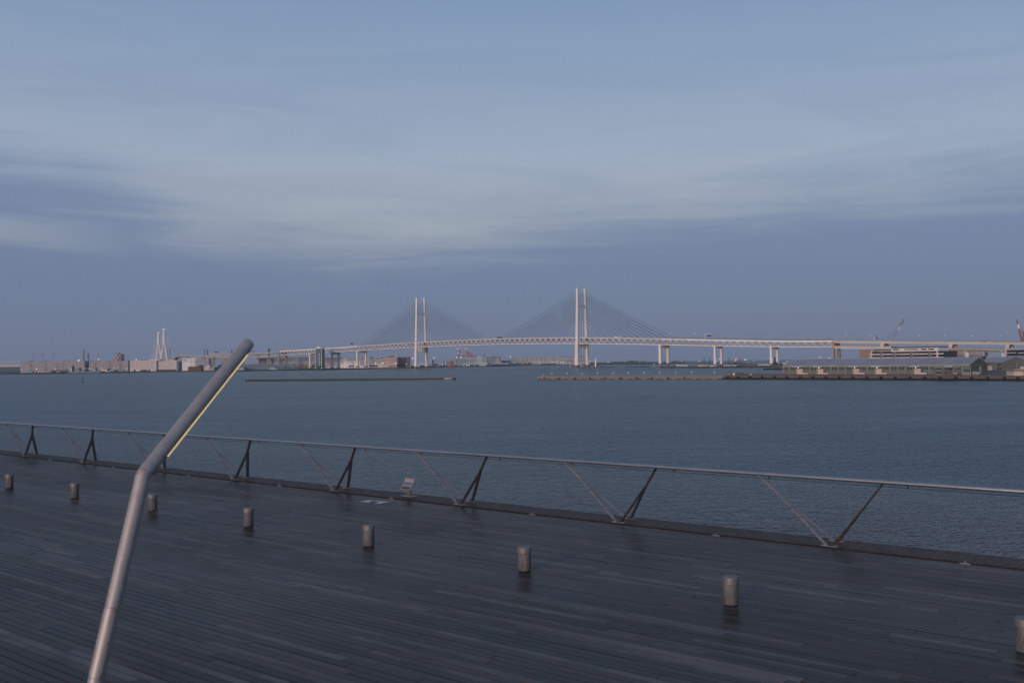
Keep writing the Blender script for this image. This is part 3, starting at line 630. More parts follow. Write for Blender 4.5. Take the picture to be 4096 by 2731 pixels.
def vehicle(name, label, cat, x0, y0, x1, y1, m, cabm='wh_white', back=4.0, zf=None):
    t0, z1 = bplane(x0, y0); t1, _ = bplane(x1, y1); z0 = (ZT(t0) if t0 < ER else u_top(t0)) - 1.0
    r = thing(name, label, cat, bp((t0 + t1) / 2, z0, back)); L_ = t1 - t0; hh = z1 - z0
    MB().hexa([bp(t0, z0 + .7, back - 1.2), bp(t0 + L_ * .76, z0 + .7, back - 1.2), bp(t0 + L_ * .76, z0 + .7, back + 1.2), bp(t0, z0 + .7, back + 1.2), bp(t0, z1, back - 1.2), bp(t0 + L_ * .76, z1, back - 1.2), bp(t0 + L_ * .76, z1, back + 1.2), bp(t0, z1, back + 1.2)]).build('body', m, r)
    MB().hexa([bp(t0 + L_ * .79, z0 + .6, back - 1.15), bp(t1, z0 + .6, back - 1.15), bp(t1, z0 + .6, back + 1.15), bp(t0 + L_ * .79, z0 + .6, back + 1.15), bp(t0 + L_ * .79, z0 + hh * .8, back - 1.1), bp(t1 - L_ * .06, z0 + hh * .8, back - 1.1), bp(t1 - L_ * .06, z0 + hh * .8, back + 1.1), bp(t0 + L_ * .79, z0 + hh * .8, back + 1.1)]).build('cab', cabm, r)
    for f in (.12, .3, .88):
        for s in (-1.25, 1.25): MB().tube(bp(t0 + L_ * f, z0 + .5, back + s - .15), bp(t0 + L_ * f, z0 + .5, back + s + .15), .5, n=10).build('wheel', 'rubber', r)
vehicle('truck', 'pale box truck crossing the right half of the bridge', 'truck', *R5(172, 222), *R5(272, 238), 'wh_white')
vehicle('truck', 'dark truck near the middle of the main span', 'truck', *R4(622, 226), *R4(705, 240), 'wh_dark', 'wh_mid')
vehicle('truck', 'flat brown truck between mid span and the right tower', 'truck', *R4(1188, 226), *R4(1236, 240), 'wh_brown', 'wh_mid')
vehicle('truck', 'long low trailer truck near the left tower on the deck', 'truck', *R3(1320, 806), *R3(1400, 818), 'wh_mid', 'wh_mid')
vehicle('truck', 'red trailer truck on the beige viaduct at far right', 'truck', *R7(1672, 405), *R7(1780, 425), 'red_muted', 'wh_white')
vehicle('truck', 'grey truck behind the red trailer on the beige viaduct', 'truck', *R7(1850, 409), *R7(1920, 427), 'wh_mid', 'wh_mid')
# road lamps seen above the decks
for x, y in [R5(745, 178), R5(922, 185), R5(1270, 182), R6(1487, 310), R6(1870, 315), R7(695, 322), R7(1100, 325), R7(1523, 329), R7(1970, 331), R6(360, 298), R2(1750, 370), R2(1820, 357)]:
    t, z = bplane(x, y)
    if t > ER: z0 = u_top(t)
    elif t > EL: z0 = ZT(t)
    else: z0 = 40
    g = thing('road_lamp', 'thin lamp post standing on the road deck of the bridge', 'lamp', bp(t, z0, 3), 'lamp posts along the bridge road')
    MB().tube(bp(t, z0, 3), bp(t, z, 3), .14, .09, 5).build('pole', 'concrete_grey', g); MB().ball(bp(t, z, 3), .42).build('lamp_head', 'lamp_white', g)

# glass lift tower beside the left viaduct
lift = Bld('lift_tower', 'slim glass lift tower with white gabled frame beside the truss viaduct', 'tower', ZE(128, 380), ZE(418, 1195), 2700, 2690, 12, 'glass_teal', 2.6, wallname='shaft')
f = lift.f
for x in (ZE(128, 0)[0], ZE(405, 0)[0]):
    lift.part('frame_post', (x, ZE(0, 372)[1]), (x + 1.8, ZE(0, 1195)[1]), 'white_wall', 1.0, 1.0, ground=True)
a0, z0 = f.q(*ZE(125, 385)); a1, _ = f.q(*ZE(425, 385)); am, zm = f.q(*ZE(270, 288))
MB().prism([f.pt(a0, z0, -1), f.pt(a1, z0, -1), f.pt(am, zm, -1)], f.n * 13).build('gable', 'wh_white', lift.root)
for sgn, aa in ((0, a0), (1, a1)): MB().beam(f.pt(aa, z0, -1.2), f.pt(am, zm + .4, -1.2), 1.6, 1.3).build('gable_frame', 'white_wall', lift.root)
for k in range(9):
    y = ZE(0, 450 + k * 80)[1]; lift.part('floor_band', (ZE(150, 0)[0], y), (ZE(280, 0)[0], y + 1.2), 'wh_slate', .15, .3)
lift.part('stair_strip', ZE(285, 560), ZE(325, 1190), 'wh_mid', .3, .3)
for k, (dz, m) in enumerate(((0, 'white'), (2.6, 'red'), (5.2, 'white'), (7.8, 'red'))): MB().tube(f.pt(am, zm + dz, 5), f.pt(am, zm + dz + 2.6, 5), .45 if k % 2 else .3, n=8).build('mast_section', m, lift.root)

# ------------------------------------------------------------------ left bank: warehouses, ramps, chimneys
def joints(b, xs, y0, y1, m='dark_trim'):
    for x in xs: b.part('wall_joint', (x - .35, y0), (x + .35, y1), m, .12, .1)
A = Bld('warehouse', 'wide grey windowless warehouse with rows of small balconies at far left', 'warehouse', (82, 1444.5), (338, 1491), 2600, 2625, 60, 'wh_grey')
joints(A, [ZA(v, 0)[0] for v in (782, 1025, 1190, 1250, 1385, 1595, 1730, 1858, 2030, 2100)], 1445, 1488, 'wh_mid')
for xx in (955, 1435, 1815):
    for yy in (448, 535, 618): A.part('balcony', ZA(xx - 40, yy - 10), ZA(xx + 38, yy + 10), 'wh_dark', 1.2, .1)
for yy in (420, 500, 585): A.part('stair_landing', ZA(1950, yy - 10), ZA(2015, yy + 8), 'wh_dark', 1.0, .1)
for xx in (1228, 1290, 1343, 1395, 1448): A.part('window', ZA(xx - 10, 370), ZA(xx + 10, 385), 'glass_dark', .1, .2)
for x0, x1, y0 in ((820, 1030, 652), (1600, 1745, 640), (1870, 2080, 635)): A.part('loading_bay', ZA(x0, y0), ZA(x1, 712), 'wh_teal' if x0 < 1000 else 'wh_dark', 3.0, .1, ground=True)
A.part('lettering', ZA(835, 374), ZA(945, 388), 'dark_trim', .1, .1)
for xx in (960, 1405, 2000, 2110): A.roofbox('rooftop_unit', ZA(xx - 22, 318), ZA(xx + 22, 350), 'wh_slate')
Bm = Bld('glass_block', 'narrow dark blue block between the two grey warehouses', 'building', (338, 1444), (356, 1488), 2660, 2660, 50, 'wh_blue')
for k in range(6): Bm.part('floor_band', (338.5, 1447 + k * 6.6), (355.5, 1449 + k * 6.6), 'wh_slate', .15, .2)
B = Bld('warehouse', 'grey windowless warehouse below the red and white chequered gas tank', 'warehouse', (356, 1444), (512, 1489), 2625, 2640, 60, 'wh_grey')
joints(B, [ZB(v, 0)[0] for v in (1090, 1280, 1470, 1660, 1950, 2300)] + [400, 452], 1445, 1487, 'wh_mid')
for xx in (1280, 1480, 1620):
    for yy in (588, 622, 655): B.part('balcony', R1(xx - 14, yy - 5), R1(xx + 14, yy + 4), 'wh_dark', 1.2, .1)
for xx in (1290, 1312, 1333, 1352, 1440, 1458, 1475, 1500, 1607, 1628): B.part('window', R1(xx - 4, 551), R1(xx + 4, 557), 'glass_dark', .1, .2)
B.part('loading_bay', R1(1490, 667), R1(1660, 692), 'wh_teal', 3, .1, ground=True); B.part('bay_door', R1(1535, 671), R1(1597, 692), 'wh_dark', 3.2, .1, ground=True)
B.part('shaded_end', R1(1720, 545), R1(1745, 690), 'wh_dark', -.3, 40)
C1 = Bld('warehouse', 'pinkish warehouse with four rows of dark dashes right of the grey ones', 'warehouse', R1(1747, 545), R1(2103, 690), 2640, 2645, 55, 'wh_pink')
C2 = Bld('warehouse', 'pinkish warehouse with ribbon windows below the far cable-bridge pylons', 'warehouse', ZC(640, 250), ZC(2100, 985), 2650, 2655, 55, 'wh_pink')
for yy in (560, 597, 628, 660): C1.part('floor_line', R1(1750, yy - 1.4), R1(2100, yy + 1.4), 'wh_brown', .2, .1)
for yy in (573, 605, 637):
    for xx in (1780, 1838, 1893, 1930, 1978, 2040): C1.part('window', R1(xx - 12, yy - 2), R1(xx + 12, yy + 2), 'glass_dark', .2, .1)
for x0, x1 in ((1795, 1824), (1885, 1980), (1990, 2020)): C1.part('loading_bay', R1(x0, 667), R1(x1, 691), 'wh_dark', .3, .1, ground=True)
C1.part('parapet_block', R1(2000, 530), R1(2140, 547), 'wh_pink', -.5, 20)
for yy in (305, 475, 645, 815): C2.part('floor_line', ZC(650, yy - 6), ZC(2095, yy + 6), 'wh_brown', .2, .1)
for yy in (352, 525, 693):
    for xx in (745, 940, 1148, 1340, 1560, 1755): C2.part('window', ZC(xx - 48, yy - 10), ZC(xx + 48, yy + 10), 'glass_dark', .2, .1)
C2.part('ground_floor_opening', ZC(650, 862), ZC(2050, 985), 'wh_dark', .4, .1, ground=True)
for xx, t_ in ((240, 4), (370, 3), (470, 6), (700, 0)):
    pass
mb = MB(); rnd = random.Random(3)
for i in range(9):
    a0, a1, z0, z1 = C1.f.rect(*ZC(240 + i * 42, 262), *ZC(270 + i * 42, 305)); C1.f.slab(mb, a0, a1, z0 + rnd.uniform(0, .5), z1, .25, .1)
for i in range(5):
    a0, a1, z0, z1 = C1.f.rect(*ZC(320 + i * 42, 355), *ZC(350 + i * 42, 392)); C1.f.slab(mb, a0, a1, z0 + rnd.uniform(0, .4), z1, .25, .1)
mb.build('lettering', 'dark_trim', C1.root, kind='stuff')
for xa, xb, yt in ((1570, 1780, 120), (730, 960, 140), (1800, 2090, 180)): C2.roofbox('rooftop_block', ZC(xa, yt), ZC(xb, 250), 'wh_pink')
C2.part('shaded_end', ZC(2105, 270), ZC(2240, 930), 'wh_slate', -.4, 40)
E1 = Bld('warehouse', 'pale warehouse with a dark logo left of the slanted lamp post', 'warehouse', ZF(145, 228), ZF(1012, 1000), 2640, 2640, 45, 'wh_white')
E2 = Bld('warehouse', 'blue-grey shaded warehouse wing with dashed window rows', 'warehouse', ZF(1020, 215), ZF(1935, 1000), 2641, 2646, 45, 'wh_mid')
E1.part('floor_line', ZF(150, 435), ZF(1010, 452), 'dark_trim', .2, .1); E2.part('floor_line', ZF(1022, 425), ZF(1932, 442), 'dark_trim', .2, .1)
E1.part('corner_line', ZF(760, 230), ZF(775, 745), 'wh_brown', .2, .1)
for yy in (320, 478, 635): E1.part('window', ZF(862, yy - 12), ZF(972, yy + 12), 'glass_dark', .2, .1)
for yy in (200, 375, 535, 690): E1.part('vent', ZF(790, yy - 15), ZF(820, yy + 15), 'glass_dark', .2, .1)
for yy in (315, 475, 630, 785):
    for x0, x1 in ((1140, 1305), (1340, 1500), (1545, 1700), (1740, 1815)): E2.part('window', ZF(x0, yy - 12), ZF(x1, yy + 12), 'glass_dark', .2, .1)
E1.roofbox('stair_head', ZF(765, 150), ZF(850, 230), 'wh_white', 2, 8); E1.roofbox('stair_head', ZF(985, 148), ZF(1075, 230), 'wh_white', 2, 8)
def logo(b, pA, pB, m='dark_trim', f_=.3):
    a0, a1, z0, z1 = b.f.rect(*pA, *pB); text_mesh('lettering', 'futaba', (z1 - z0) * 1.25, b.f.pt((a0 + a1) / 2, (z0 + z1) / 2, -f_), b.f.u, (0, 0, 1), m, b.root, .35, .12)
logo(E1, ZF(195, 290), ZF(430, 385)); logo(E2, ZF(1590, 235), ZF(1755, 285))
K = Bld('brick_building', 'dark low brick building in front of the logo warehouse', 'building', ZF(540, 765), ZF(1200, 1060), 2600, 2600, 18, 'brick'); K.part('roof_edge', ZF(535, 760), ZF(1205, 782), 'wh_dark', .5, 18.2)
for xx in (700, 900, 1040): K.part('window', ZF(xx - 40, 930), ZF(xx + 40, 1010), 'glass_dark', .15, .1)
K2 = Bld('tower_block', 'dark square tower attached beside the brick building', 'building', ZF(1205, 675), ZF(1415, 1060), 2598, 2598, 18, 'wh_dark'); K2.part('door', ZF(1240, 930), ZF(1300, 1055), 'wh_slate', .15, .1, ground=True)
Sm = Bld('office', 'small stepped cream office on the left bank', 'building', ZF(1610, 810), ZF(1985, 1045), 2600, 2600, 16, 'wh_cream')
Sm.roofbox('upper_storey', ZF(1770, 690), ZF(1985, 812), 'wh_cream', 2, 15)
for xx in (1670, 1800, 1910): Sm.part('window', ZF(xx - 36, 862), ZF(xx + 36, 900), 'glass_dark', .15, .1); Sm.part('window', ZF(xx - 36, 955), ZF(xx + 36, 990), 'glass_dark', .15, .1)
Sn = Bld('office', 'grey-green annex of the small cream office', 'building', ZF(1990, 800), ZF(2300, 1045), 2601, 2601, 16, 'concrete_grey')
for xx in (2060, 2150): Sn.part('window', ZF(xx - 36, 855), ZF(xx + 36, 892), 'glass_dark', .15, .1)
# long shed behind the shrubs
Ls = Bld('long_shed', 'long low blue-grey shed behind the shrubs of the left bank', 'shed', ZP(700, 655), ZS(1450, 700), 2620, 2660, 40, 'wh_slate')
Ls.part('roof_edge', ZP(700, 648), ZS(1455, 515), 'wh_mid', .6, 41)
for x in [ZP(v, 0)[0] for v in (1065, 1335, 1600, 1870, 2130)]: Ls.part('vent', (x - 3, 1461), (x + 3, 1462.3), 'wh_dark', .15, .1)
for i, (x0, x1, y0, y1) in enumerate(((780, 1020, 790, 868), (1905, 2165, 778, 862))):
    k = Bld('container', 'pale blue container standing %s in front of the long shed' % ('beside the slanted lamp tip' if i == 0 else 'among the shrubs'), 'container', ZP(x0, y0), ZP(x1, y1), 2600, 2602, 6, 'wh_teal_light', 2.6)
    for q in range(8): k.part('rib', ZP(x0 + 15 + q * 29, y0 + 8), ZP(x0 + 22 + q * 29, y1), 'wh_teal', .12, .05)
# big logo warehouses behind the viaduct
D1 = Bld('warehouse', 'large grey logo warehouse behind the left truss viaduct', 'warehouse', ZP(2000, 415), ZS(2352, 560), 2990, 2990, 60, 'wh_mid')
D1.part('floor_line', (1092, ZS(0, 338)[1]), (1258, ZS(0, 348)[1] - .3), 'dark_trim', .2, .1)
logo(D1, ZS(405, 225), ZS(630, 310)); logo(D1, ZS(1815, 215), ZS(2035, 295))
for xx in (1170, 1450): D1.part('wall_joint', ZS(xx, 130), ZS(xx + 10, 520), 'wh_dark', .15, .1)
D1.part('brown_base', ZS(1280, 530), ZS(2352, 720), 'wh_brown', .3, .1, ground=True)
D2 = Bld('warehouse', 'grey shaded warehouse behind the expressway pier near the lamp tip', 'warehouse', ZP(1540, 450), ZP(2000, 650), 2985, 2985, 60, 'wh_slate')
D2.part('sign_column', ZP(1875, 470), ZP(1945, 650), 'wh_cream', .4, .1)
for yy in (470, 520, 590): D2.part('floor_line', ZP(1545, yy), ZP(1990, yy + 10), 'wh_dark', .2, .1)
# expressway ramps
def ramp_road(label, pts, Y, th=2.0, wd=11, m='concrete_beige'):
    P3 = [P(x, y, yy) for (x, y), yy in zip(pts, Y)]
    c = sum(P3, V3()) / len(P3); r = thing('expressway_ramp', label, 'viaduct', (c.x, c.y, 2.6))
    for nm, z0, z1, off, ww, mm in (('parapet', -1.4, 0, 0, wd, m), ('girder', -1.4 - th, -1.4, 1.2, wd - 2.4, 'concrete')):
        mb = MB()
        for a, b in zip(P3[:-1], P3[1:]):
            dd = V3((b.x - a.x, b.y - a.y, 0)).normalized(); n2 = V3((-dd.y, dd.x, 0)); n2 = n2 if n2.y > 0 else -n2
            a_, b_ = a + n2 * off, b + n2 * off
            mb.hexa([a_ + up * z0, b_ + up * z0, b_ + n2 * ww + up * z0, a_ + n2 * ww + up * z0, a_ + up * z1, b_ + up * z1, b_ + n2 * ww + up * z1, a_ + n2 * ww + up * z1])
        mb.build(nm, mm, r)
    return r, P3
def col(r, px, ytop, Y, wd=3.5, m='concrete'):
    p = P(px, ytop, Y); MB().box((p.x, p.y + 5, (p.z + 2) / 2), (wd / 2, 0, 0), (0, wd / 2, 0), (0, 0, (p.z - 2) / 2)).build('column', m, r)
r, _ = ramp_road('curved expressway ramp sweeping round behind the pink warehouses', [R2(312, 530), R2(328, 505), R2(355, 484), R2(400, 473), R2(500, 470), R2(650, 473), R2(830, 482), R2(1080, 492)], [3020, 2990, 2960, 2930, 2900, 2890, 2880, 2870])
for x, y in (R2(400, 490), R2(500, 486), R2(700, 490)): col(r, x, y, 2900)
r, _ = ramp_road('upper beige expressway deck running left from the truss viaduct', [R2(790, 452), R2(950, 460), R2(1080, 464), R2(1240, 452), R2(1400, 444), R2(1580, 434), R2(1730, 423)], [2960, 2950, 2950, 2945, 2940, 2930, 2922], 2.6, 20)
for x, y in (R2(850, 476), R2(1015, 480), R2(1450, 462)): col(r, x, y, 2945, 5)
MB().beam(P(*R2(818, 482), 2944), P(*R2(870, 482), 2944), 5, 3).build('pier_cap', 'concrete', r)
r, _ = ramp_road('lower beige expressway deck below the upper one', [R2(860, 512), R2(1000, 508), R2(1250, 502), R2(1480, 492), R2(1720, 478)], [2950, 2945, 2940, 2932, 2924], 2.4, 20)
for x, y in (R2(1580, 500), R2(1240, 512)): col(r, x, y, 2940, 5)
r, _ = ramp_road('low grey road viaduct behind the logo warehouse', [R2(380, 545), R2(600, 545), R2(850, 542), R2(1000, 545), R2(1250, 550)], [2800, 2800, 2800, 2800, 2800], 1.6, 12, 'concrete_grey')
for x, y in (R2(405, 560), R2(830, 555), R2(972, 558), R2(1130, 560)): col(r, x, y, 2800, 3)
g = thing('sign_gantry', 'dark twin sign panels above the upper expressway deck', 'sign gantry', P(*R2(875, 455), 2950))
MB().beam(P(*R2(848, 455), 2950), P(*R2(848, 425), 2950), .5, .5).build('post', 'bridge_white', g)
for x in (876, 898): MB().box(P(*R2(x, 430), 2950), (2.3, 0, 0), (0, .3, 0), (0, 0, 1.6)).build('sign_panel', 'dark_trim', g)
g = thing('sign_gantry', 'dark twin sign panels above the expressway right of the lamp tip', 'sign gantry', P(*ZP(1380, 290), 2930))
MB().beam(P(*ZP(1265, 290), 2930), P(*ZP(1265, 205), 2930), .5, .5).build('post', 'bridge_white', g)
for x in (1255, 1348): MB().box(P(*ZP(x, 215), 2930), (2.2, 0, 0), (0, .3, 0), (0, 0, 1.5)).build('sign_panel', 'dark_trim', g)
# far-left truss bridge
f = Fac(-60, 2860, 84, 2880, 1455); tb = thing('truss_bridge', 'pale steel truss road bridge at the far left edge', 'bridge', f.pt(50, 0, 6))
a1 = f.q(84, 1450)[0]
def fl(y): return lambda a: f.q(-60 + (144) * a / a1, y)[1]
ztop_, zb1, zc1, zc2 = f.q(40, 1444.5)[1], f.q(40, 1459.3)[1], f.q(40, 1461.5)[1], f.q(40, 1466.6)[1]
mb = MB(); f.slab(mb, -40, a1, ztop_ - 2.0, ztop_, 0, 12); mb.build('upper_deck', 'concrete_beige', tb)
mb = MB(); f.slab(mb, -40, a1, zb1 - .8, zb1, 0, 12); mb.build('bottom_chord', 'concrete_beige', tb)
mb = MB(); f.slab(mb, -40, a1, zc2, zc1, -.6, 11); mb.build('lower_girder', 'wh_pink', tb)
n = int((a1 + 40) / 14)
for i in range(n):
    a, c, b = -40 + i * 14, -33 + i * 14, -26 + i * 14
    MB().beam(f.pt(a, zb1, .5), f.pt(c, ztop_ - 2, .5), .9, .9, side=f.n).build('diagonal', 'concrete_beige', tb); MB().beam(f.pt(c, ztop_ - 2, .5), f.pt(b, zb1, .5), .9, .9, side=f.n).build('diagonal', 'concrete_beige', tb)
# far cable bridge pylons (inverted Y) with faint cables
for label, top, split, legL, legR, Y in (('far white inverted-Y bridge pylon, shorter left one with lights on top', R2(112, 172), R2(111, 328), R2(66, 528), R2(172, 528), 4900),
                                         ('far white inverted-Y bridge pylon, taller right one with lights on top', R2(186, 122), R2(186, 292), R2(126, 528), R2(248, 516), 4500)):
    pt_, ps, pl_, pr_ = P(*top, Y), P(*split, Y), P(*legL, Y), P(*legR, Y + 20)
    for q in (pl_, pr_): q.z = 3
    g = thing('bridge_pylon', label, 'bridge pylon', ((pl_.x + pr_.x) / 2, Y, 3))
    def tap(a, b, w0, w1, nm): 
        m = MB(); q = lambda p, w_: [p + V3((-w_, -w_, 0)), p + V3((w_, -w_, 0)), p + V3((w_, w_, 0)), p + V3((-w_, w_, 0))]
        m.hexa(q(a, w0) + q(b, w1)); return m.build(nm, 'bridge_white', g)
    tap(ps, pt_, 4.2, 3.0, 'mast'); tap(pl_, ps, 3.6, 3.2, 'leg'); tap(pr_, ps + V3((2.5, 0, 0)), 3.6, 3.0, 'leg')
    for dx in (-3.5, 6): MB().ball(pt_ + V3((dx, -3, 1.5)), 1.3).build('beacon', 'lamp_white', g)
    for k in range(7):
        zz = ps.z + (pt_.z - ps.z) * k / 8; 
        for s in (-1, 1): MB().tube(V3((pt_.x, Y, zz)), V3((pt_.x + s * (12 + k * 7), Y + s * 30, 30)), .35, n=5, caps=False).build('cable', 'bridge_white', g)
# chimneys, masts and tanks on the skyline
def chimney(label, px, ytop, ybase, wpx, Y, bands, cap=None):
    a, b = P(px, ybase, Y), P(px, ytop, Y); r = wpx * Y / F / 2
    g = thing('chimney', label, 'chimney', (a.x, a.y, 2.6)); a.z = 2.6; n = len(bands)
    for i, m in enumerate(bands): MB().tube(a + (b - a) * (i / n), a + (b - a) * ((i + 1) / n), r * (1.1 - .2 * i / n), r * (1.1 - .2 * (i + 1) / n), 12).build('section', m, g, smooth=True)
chimney('tall dark red chimney between the two grey warehouses', 334.5, 1396, 1445, 6.0, 4400, ['concrete_grey', 'red_muted', 'red_muted', 'red_muted', 'red_muted', 'wh_brown'])
chimney('short grey silo chimney right of the dark red chimney', 352, 1414, 1445, 8.5, 4200, ['wh_mid', 'wh_mid', 'wh_slate'])
chimney('thin banded chimney right of the cable-bridge pylons', 680, 1389, 1436, 4.2, 4800, ['red_muted', 'concrete', 'red_muted', 'concrete', 'red_muted', 'wh_dark'])
chimney('slim banded chimney left of a pair above the ramps', 818, 1395, 1424, 4.2, 5000, ['red_muted', 'concrete', 'red_muted', 'wh_slate'])
chimney('thick lattice chimney right of a pair above the ramps', 829, 1396.5, 1424, 7.5, 4900, ['wh_brown', 'red_muted', 'concrete', 'wh_slate'])
chimney('thin grey chimney just left of the lamp post tip', 927, 1396, 1425, 4.4, 4900, ['wh_slate', 'wh_mid', 'wh_dark'])
chimney('short dark stack above the expressway right of the lamp tip', 1075.5, 1393.5, 1410, 9.5, 4700, ['wh_slate', 'wh_slate', 'wh_dark'])
for i, (x, nm) in enumerate(((134, 'leftmost'), (170, 'middle'), (212, 'rightmost'))):
    a, b = P(x, 1444, 3800), P(x, 1417, 3800); g = thing('floodlight_mast', '%s of three pale floodlight masts above the far left warehouse' % nm, 'mast', (a.x, a.y, 2.6))
    MB().tube((a.x, a.y, 2.6), b, 1.5, 1.2, 8).build('pole', 'concrete_grey', g); MB().box(b + up * 1.2, (3.6, 0, 0), (0, 2, 0), (0, 0, 1.0)).build('head_frame', 'wh_slate', g)
a, b = P(394, 1442, 4300), P(394, 1414, 4300); g = thing('lattice_pylon', 'faint red and white lattice pylon left of the chequered tank', 'pylon', (a.x, a.y, 2.6))
for s in (-1, 1): MB().beam((a.x + s * 4, a.y, 2.6), b + V3((s * .5, 0, 0)), 1.0, 1.0).build('mast_leg', 'red_muted', g)
for k in range(4): MB().beam(a + (b - a) * (.25 + k * .2) + V3((-4 + k, 0, 0)), a + (b - a) * (.25 + k * .2) + V3((4 - k, 0, 0)), .9, .9).build('crossarm', 'white' if k % 2 else 'red_muted', g)
# chequered gas tank
Y = 3600; c0 = P(475.5, 1443, Y); c1 = P(475.5, 1419, Y); rr = 20.5 * Y / F
g = thing('gas_tank', 'round red and white chequered gas tank behind the grey warehouse', 'gas tank', (c0.x, c0.y, 2.6))
prof = [(1.0, 2.6), (1.0, c0.z + (c1.z - c0.z) * .0), (1.0, c0.z + (c1.z - c0.z) * .33), (1.0, c0.z + (c1.z - c0.z) * .68), (.99, c1.z), (.62, c1.z + 4.0), (.10, c1.z + 5.4)]
reds, whs = MB(), MB(); n = 16
for k in range(len(prof) - 1):
    for i in range(n):
        q = []
        for (r_, z_), j in (((prof[k]), i), ((prof[k]), i + 1), ((prof[k + 1]), i + 1), ((prof[k + 1]), i)):
            t = 2 * math.pi * j / n; q.append((c0.x + rr * r_ * math.cos(t), c0.y + rr * r_ * math.sin(t), z_))
        (reds if (i + k) % 2 else whs).add(q, [(0, 1, 2, 3)])
reds.build('red_panels', 'red_muted', g); whs.build('white_panels', 'wh_mid', g); MB().tube((c0.x, c0.y, c1.z + 4), (c0.x, c0.y, c1.z + 9), 4, 4, 8).build('vent_cap', 'red_muted', g)  # tank colours muted to put distance haze into the panels
# moored barge and vessels by the left quay
bg_ = thing('work_barge', 'blue crane barge with sloping pale frame moored at the left quay', 'barge', P(*R1(1150, 700), 2440))
def boxp(nm, x0, y0, x1, y1, Y, dep, m, root): 
    f = Fac(x0, Y, x1, Y, (y0 + y1) / 2); a0, a1, z0, z1 = f.rect(x0, y0, x1, y1); mb = MB(); f.slab(mb, a0, a1, z0, z1, 0, dep); return mb.build(nm, m, root)
boxp('hull', *R1(930, 688), *R1(1400, 710), 2440, 12, 'hull_blue', bg_)
pA, pB, pC = P(*R1(945, 690), 2440), P(*R1(978, 613), 2440), P(*R1(978, 690), 2440); MB().prism([pA, pC, pB], (0, 5, 0)).build('sloping_frame', 'ship_white', bg_)
MB().beam(P(*R1(978, 615), 2441), P(*R1(978, 690), 2441), 3.2, 4).build('mast', 'hull_dark', bg_); MB().beam(P(*R1(992, 628), 2441), P(*R1(992, 690), 2441), 2.4, 3).build('mast', 'hull_dark', bg_)
MB().beam(P(*R1(1075, 640), 2444), P(*R1(1078, 690), 2444), 4, 4).build('crane_house', 'wh_dark', bg_); MB().beam(P(*R1(1076, 642), 2444), P(*R1(1010, 678), 2444), .9, .9).build('boom', 'wh_dark', bg_); MB().beam(P(*R1(1078, 642), 2444), P(*R1(1120, 680), 2444), .8, .8).build('stay', 'wh_dark', bg_)
MB().beam(P(*R1(885, 650), 2442), P(*R1(930, 690), 2442), 1.6, 1.6).build('raised_ramp', 'hull_dark', bg_)
sv = thing('survey_ship', 'small cream ship with funnel moored right of the blue barge', 'ship', P(*R1(1425, 700), 2440))
boxp('hull', *R1(1360, 692), *R1(1500, 712), 2440, 9, 'hull_dark', sv); boxp('deckhouse', *R1(1365, 658), *R1(1402, 693), 2441, 7, 'wh_cream', sv); boxp('bridge_house', *R1(1405, 665), *R1(1440, 693), 2441, 7, 'wh_cream', sv); boxp('aft_deck', *R1(1440, 684), *R1(1490, 693), 2441, 7, 'wh_cream', sv); boxp('funnel', *R1(1450, 645), *R1(1463, 684), 2443, 4, 'hull_dark', sv)
MB().beam(P(*R1(1433, 625), 2443), P(*R1(1433, 668), 2443), .5, .5).build('mast', 'concrete_grey', sv)
tg = thing('tugboat', 'dark moored boats with slanted black funnel before the blue block', 'boat', P(*R1(1270, 700), 2450))
boxp('hull', *R1(1210, 682), *R1(1330, 702), 2452, 8, 'hull_dark', tg); boxp('deckhouse', *R1(1230, 664), *R1(1290, 683), 2453, 6, 'wh_mid', tg); MB().beam(P(*R1(1295, 676), 2454), P(*R1(1304, 642), 2454), 2.2, 2.2).build('funnel', 'hull_dark', tg)
# small things at the far-left quay head
p = P(*ZA(1137, 715), 2470); g = thing('lighthouse', 'small dark red light tower on the end of the left quay', 'lighthouse', (p.x, p.y, 2.6))
MB().tube((p.x, p.y, 2.6), P(*ZA(1137, 605), 2470), 1.4, 1.1, 10).build('tower', 'red_muted', g); MB().ball(P(*ZA(1146, 595), 2470), 1.0).build('lamp_head', 'lamp_white', g)
# lit lamps along the left bank
for x, y in [ZA(662, 600), ZA(1748, 590), ZA(2202, 580), ZB(653, 512), ZB(750, 514), ZB(848, 508), ZB(908, 512), ZB(1475, 505), ZB(2065, 497), R1(1712, 645)]:
    poleLight('white floodlight on a pole along the far left quay', 'floodlights along the left quay', x, y, 2560, 2.6, .85)
for x, y in [ZB(420, 127), ZB(390, 152), ZB(1345, 75), R1(1830, 530)]:
    poleLight('bright floodlight above the roofs of the left warehouses', 'floodlights above the left roofs', x, y, 2700, 2.6, 1.5)
for x, y in [R2(865, 623), R2(913, 624), ZP(1335, 672), ZP(2135, 662), ZS(922, 522), ZS(1985, 726), ZE(420, 1243), ZE(508, 1216), ZE(716, 1236), ZE(1008, 1216), ZE(1062, 1083), ZE(1437, 1210), ZE(1482, 1078), ZE(1568, 1110), ZE(1735, 1197), ZE(1878, 1167), ZE(1940, 1077)]:
    poleLight('white lamp on a pole among the trees below the viaduct', 'lamps below the left viaduct', x, y, 2640, 2.6, .75)
for x, y in [ZM(610, 528), ZM(995, 520), ZM(1020, 522), ZM(1275, 513), ZM(1300, 514), ZM(1780, 512), ZM(1800, 518)]:
    poleLight('bright white floodlight in front of the pink and grey buildings', 'floodlights before the pink building', x, y, 2780, 2.6, 1.1)
poleLight('warm floodlight right of the brown building', None, *ZM(2208, 547), 2800, 2.6, 1.2, 'lamp_warm')
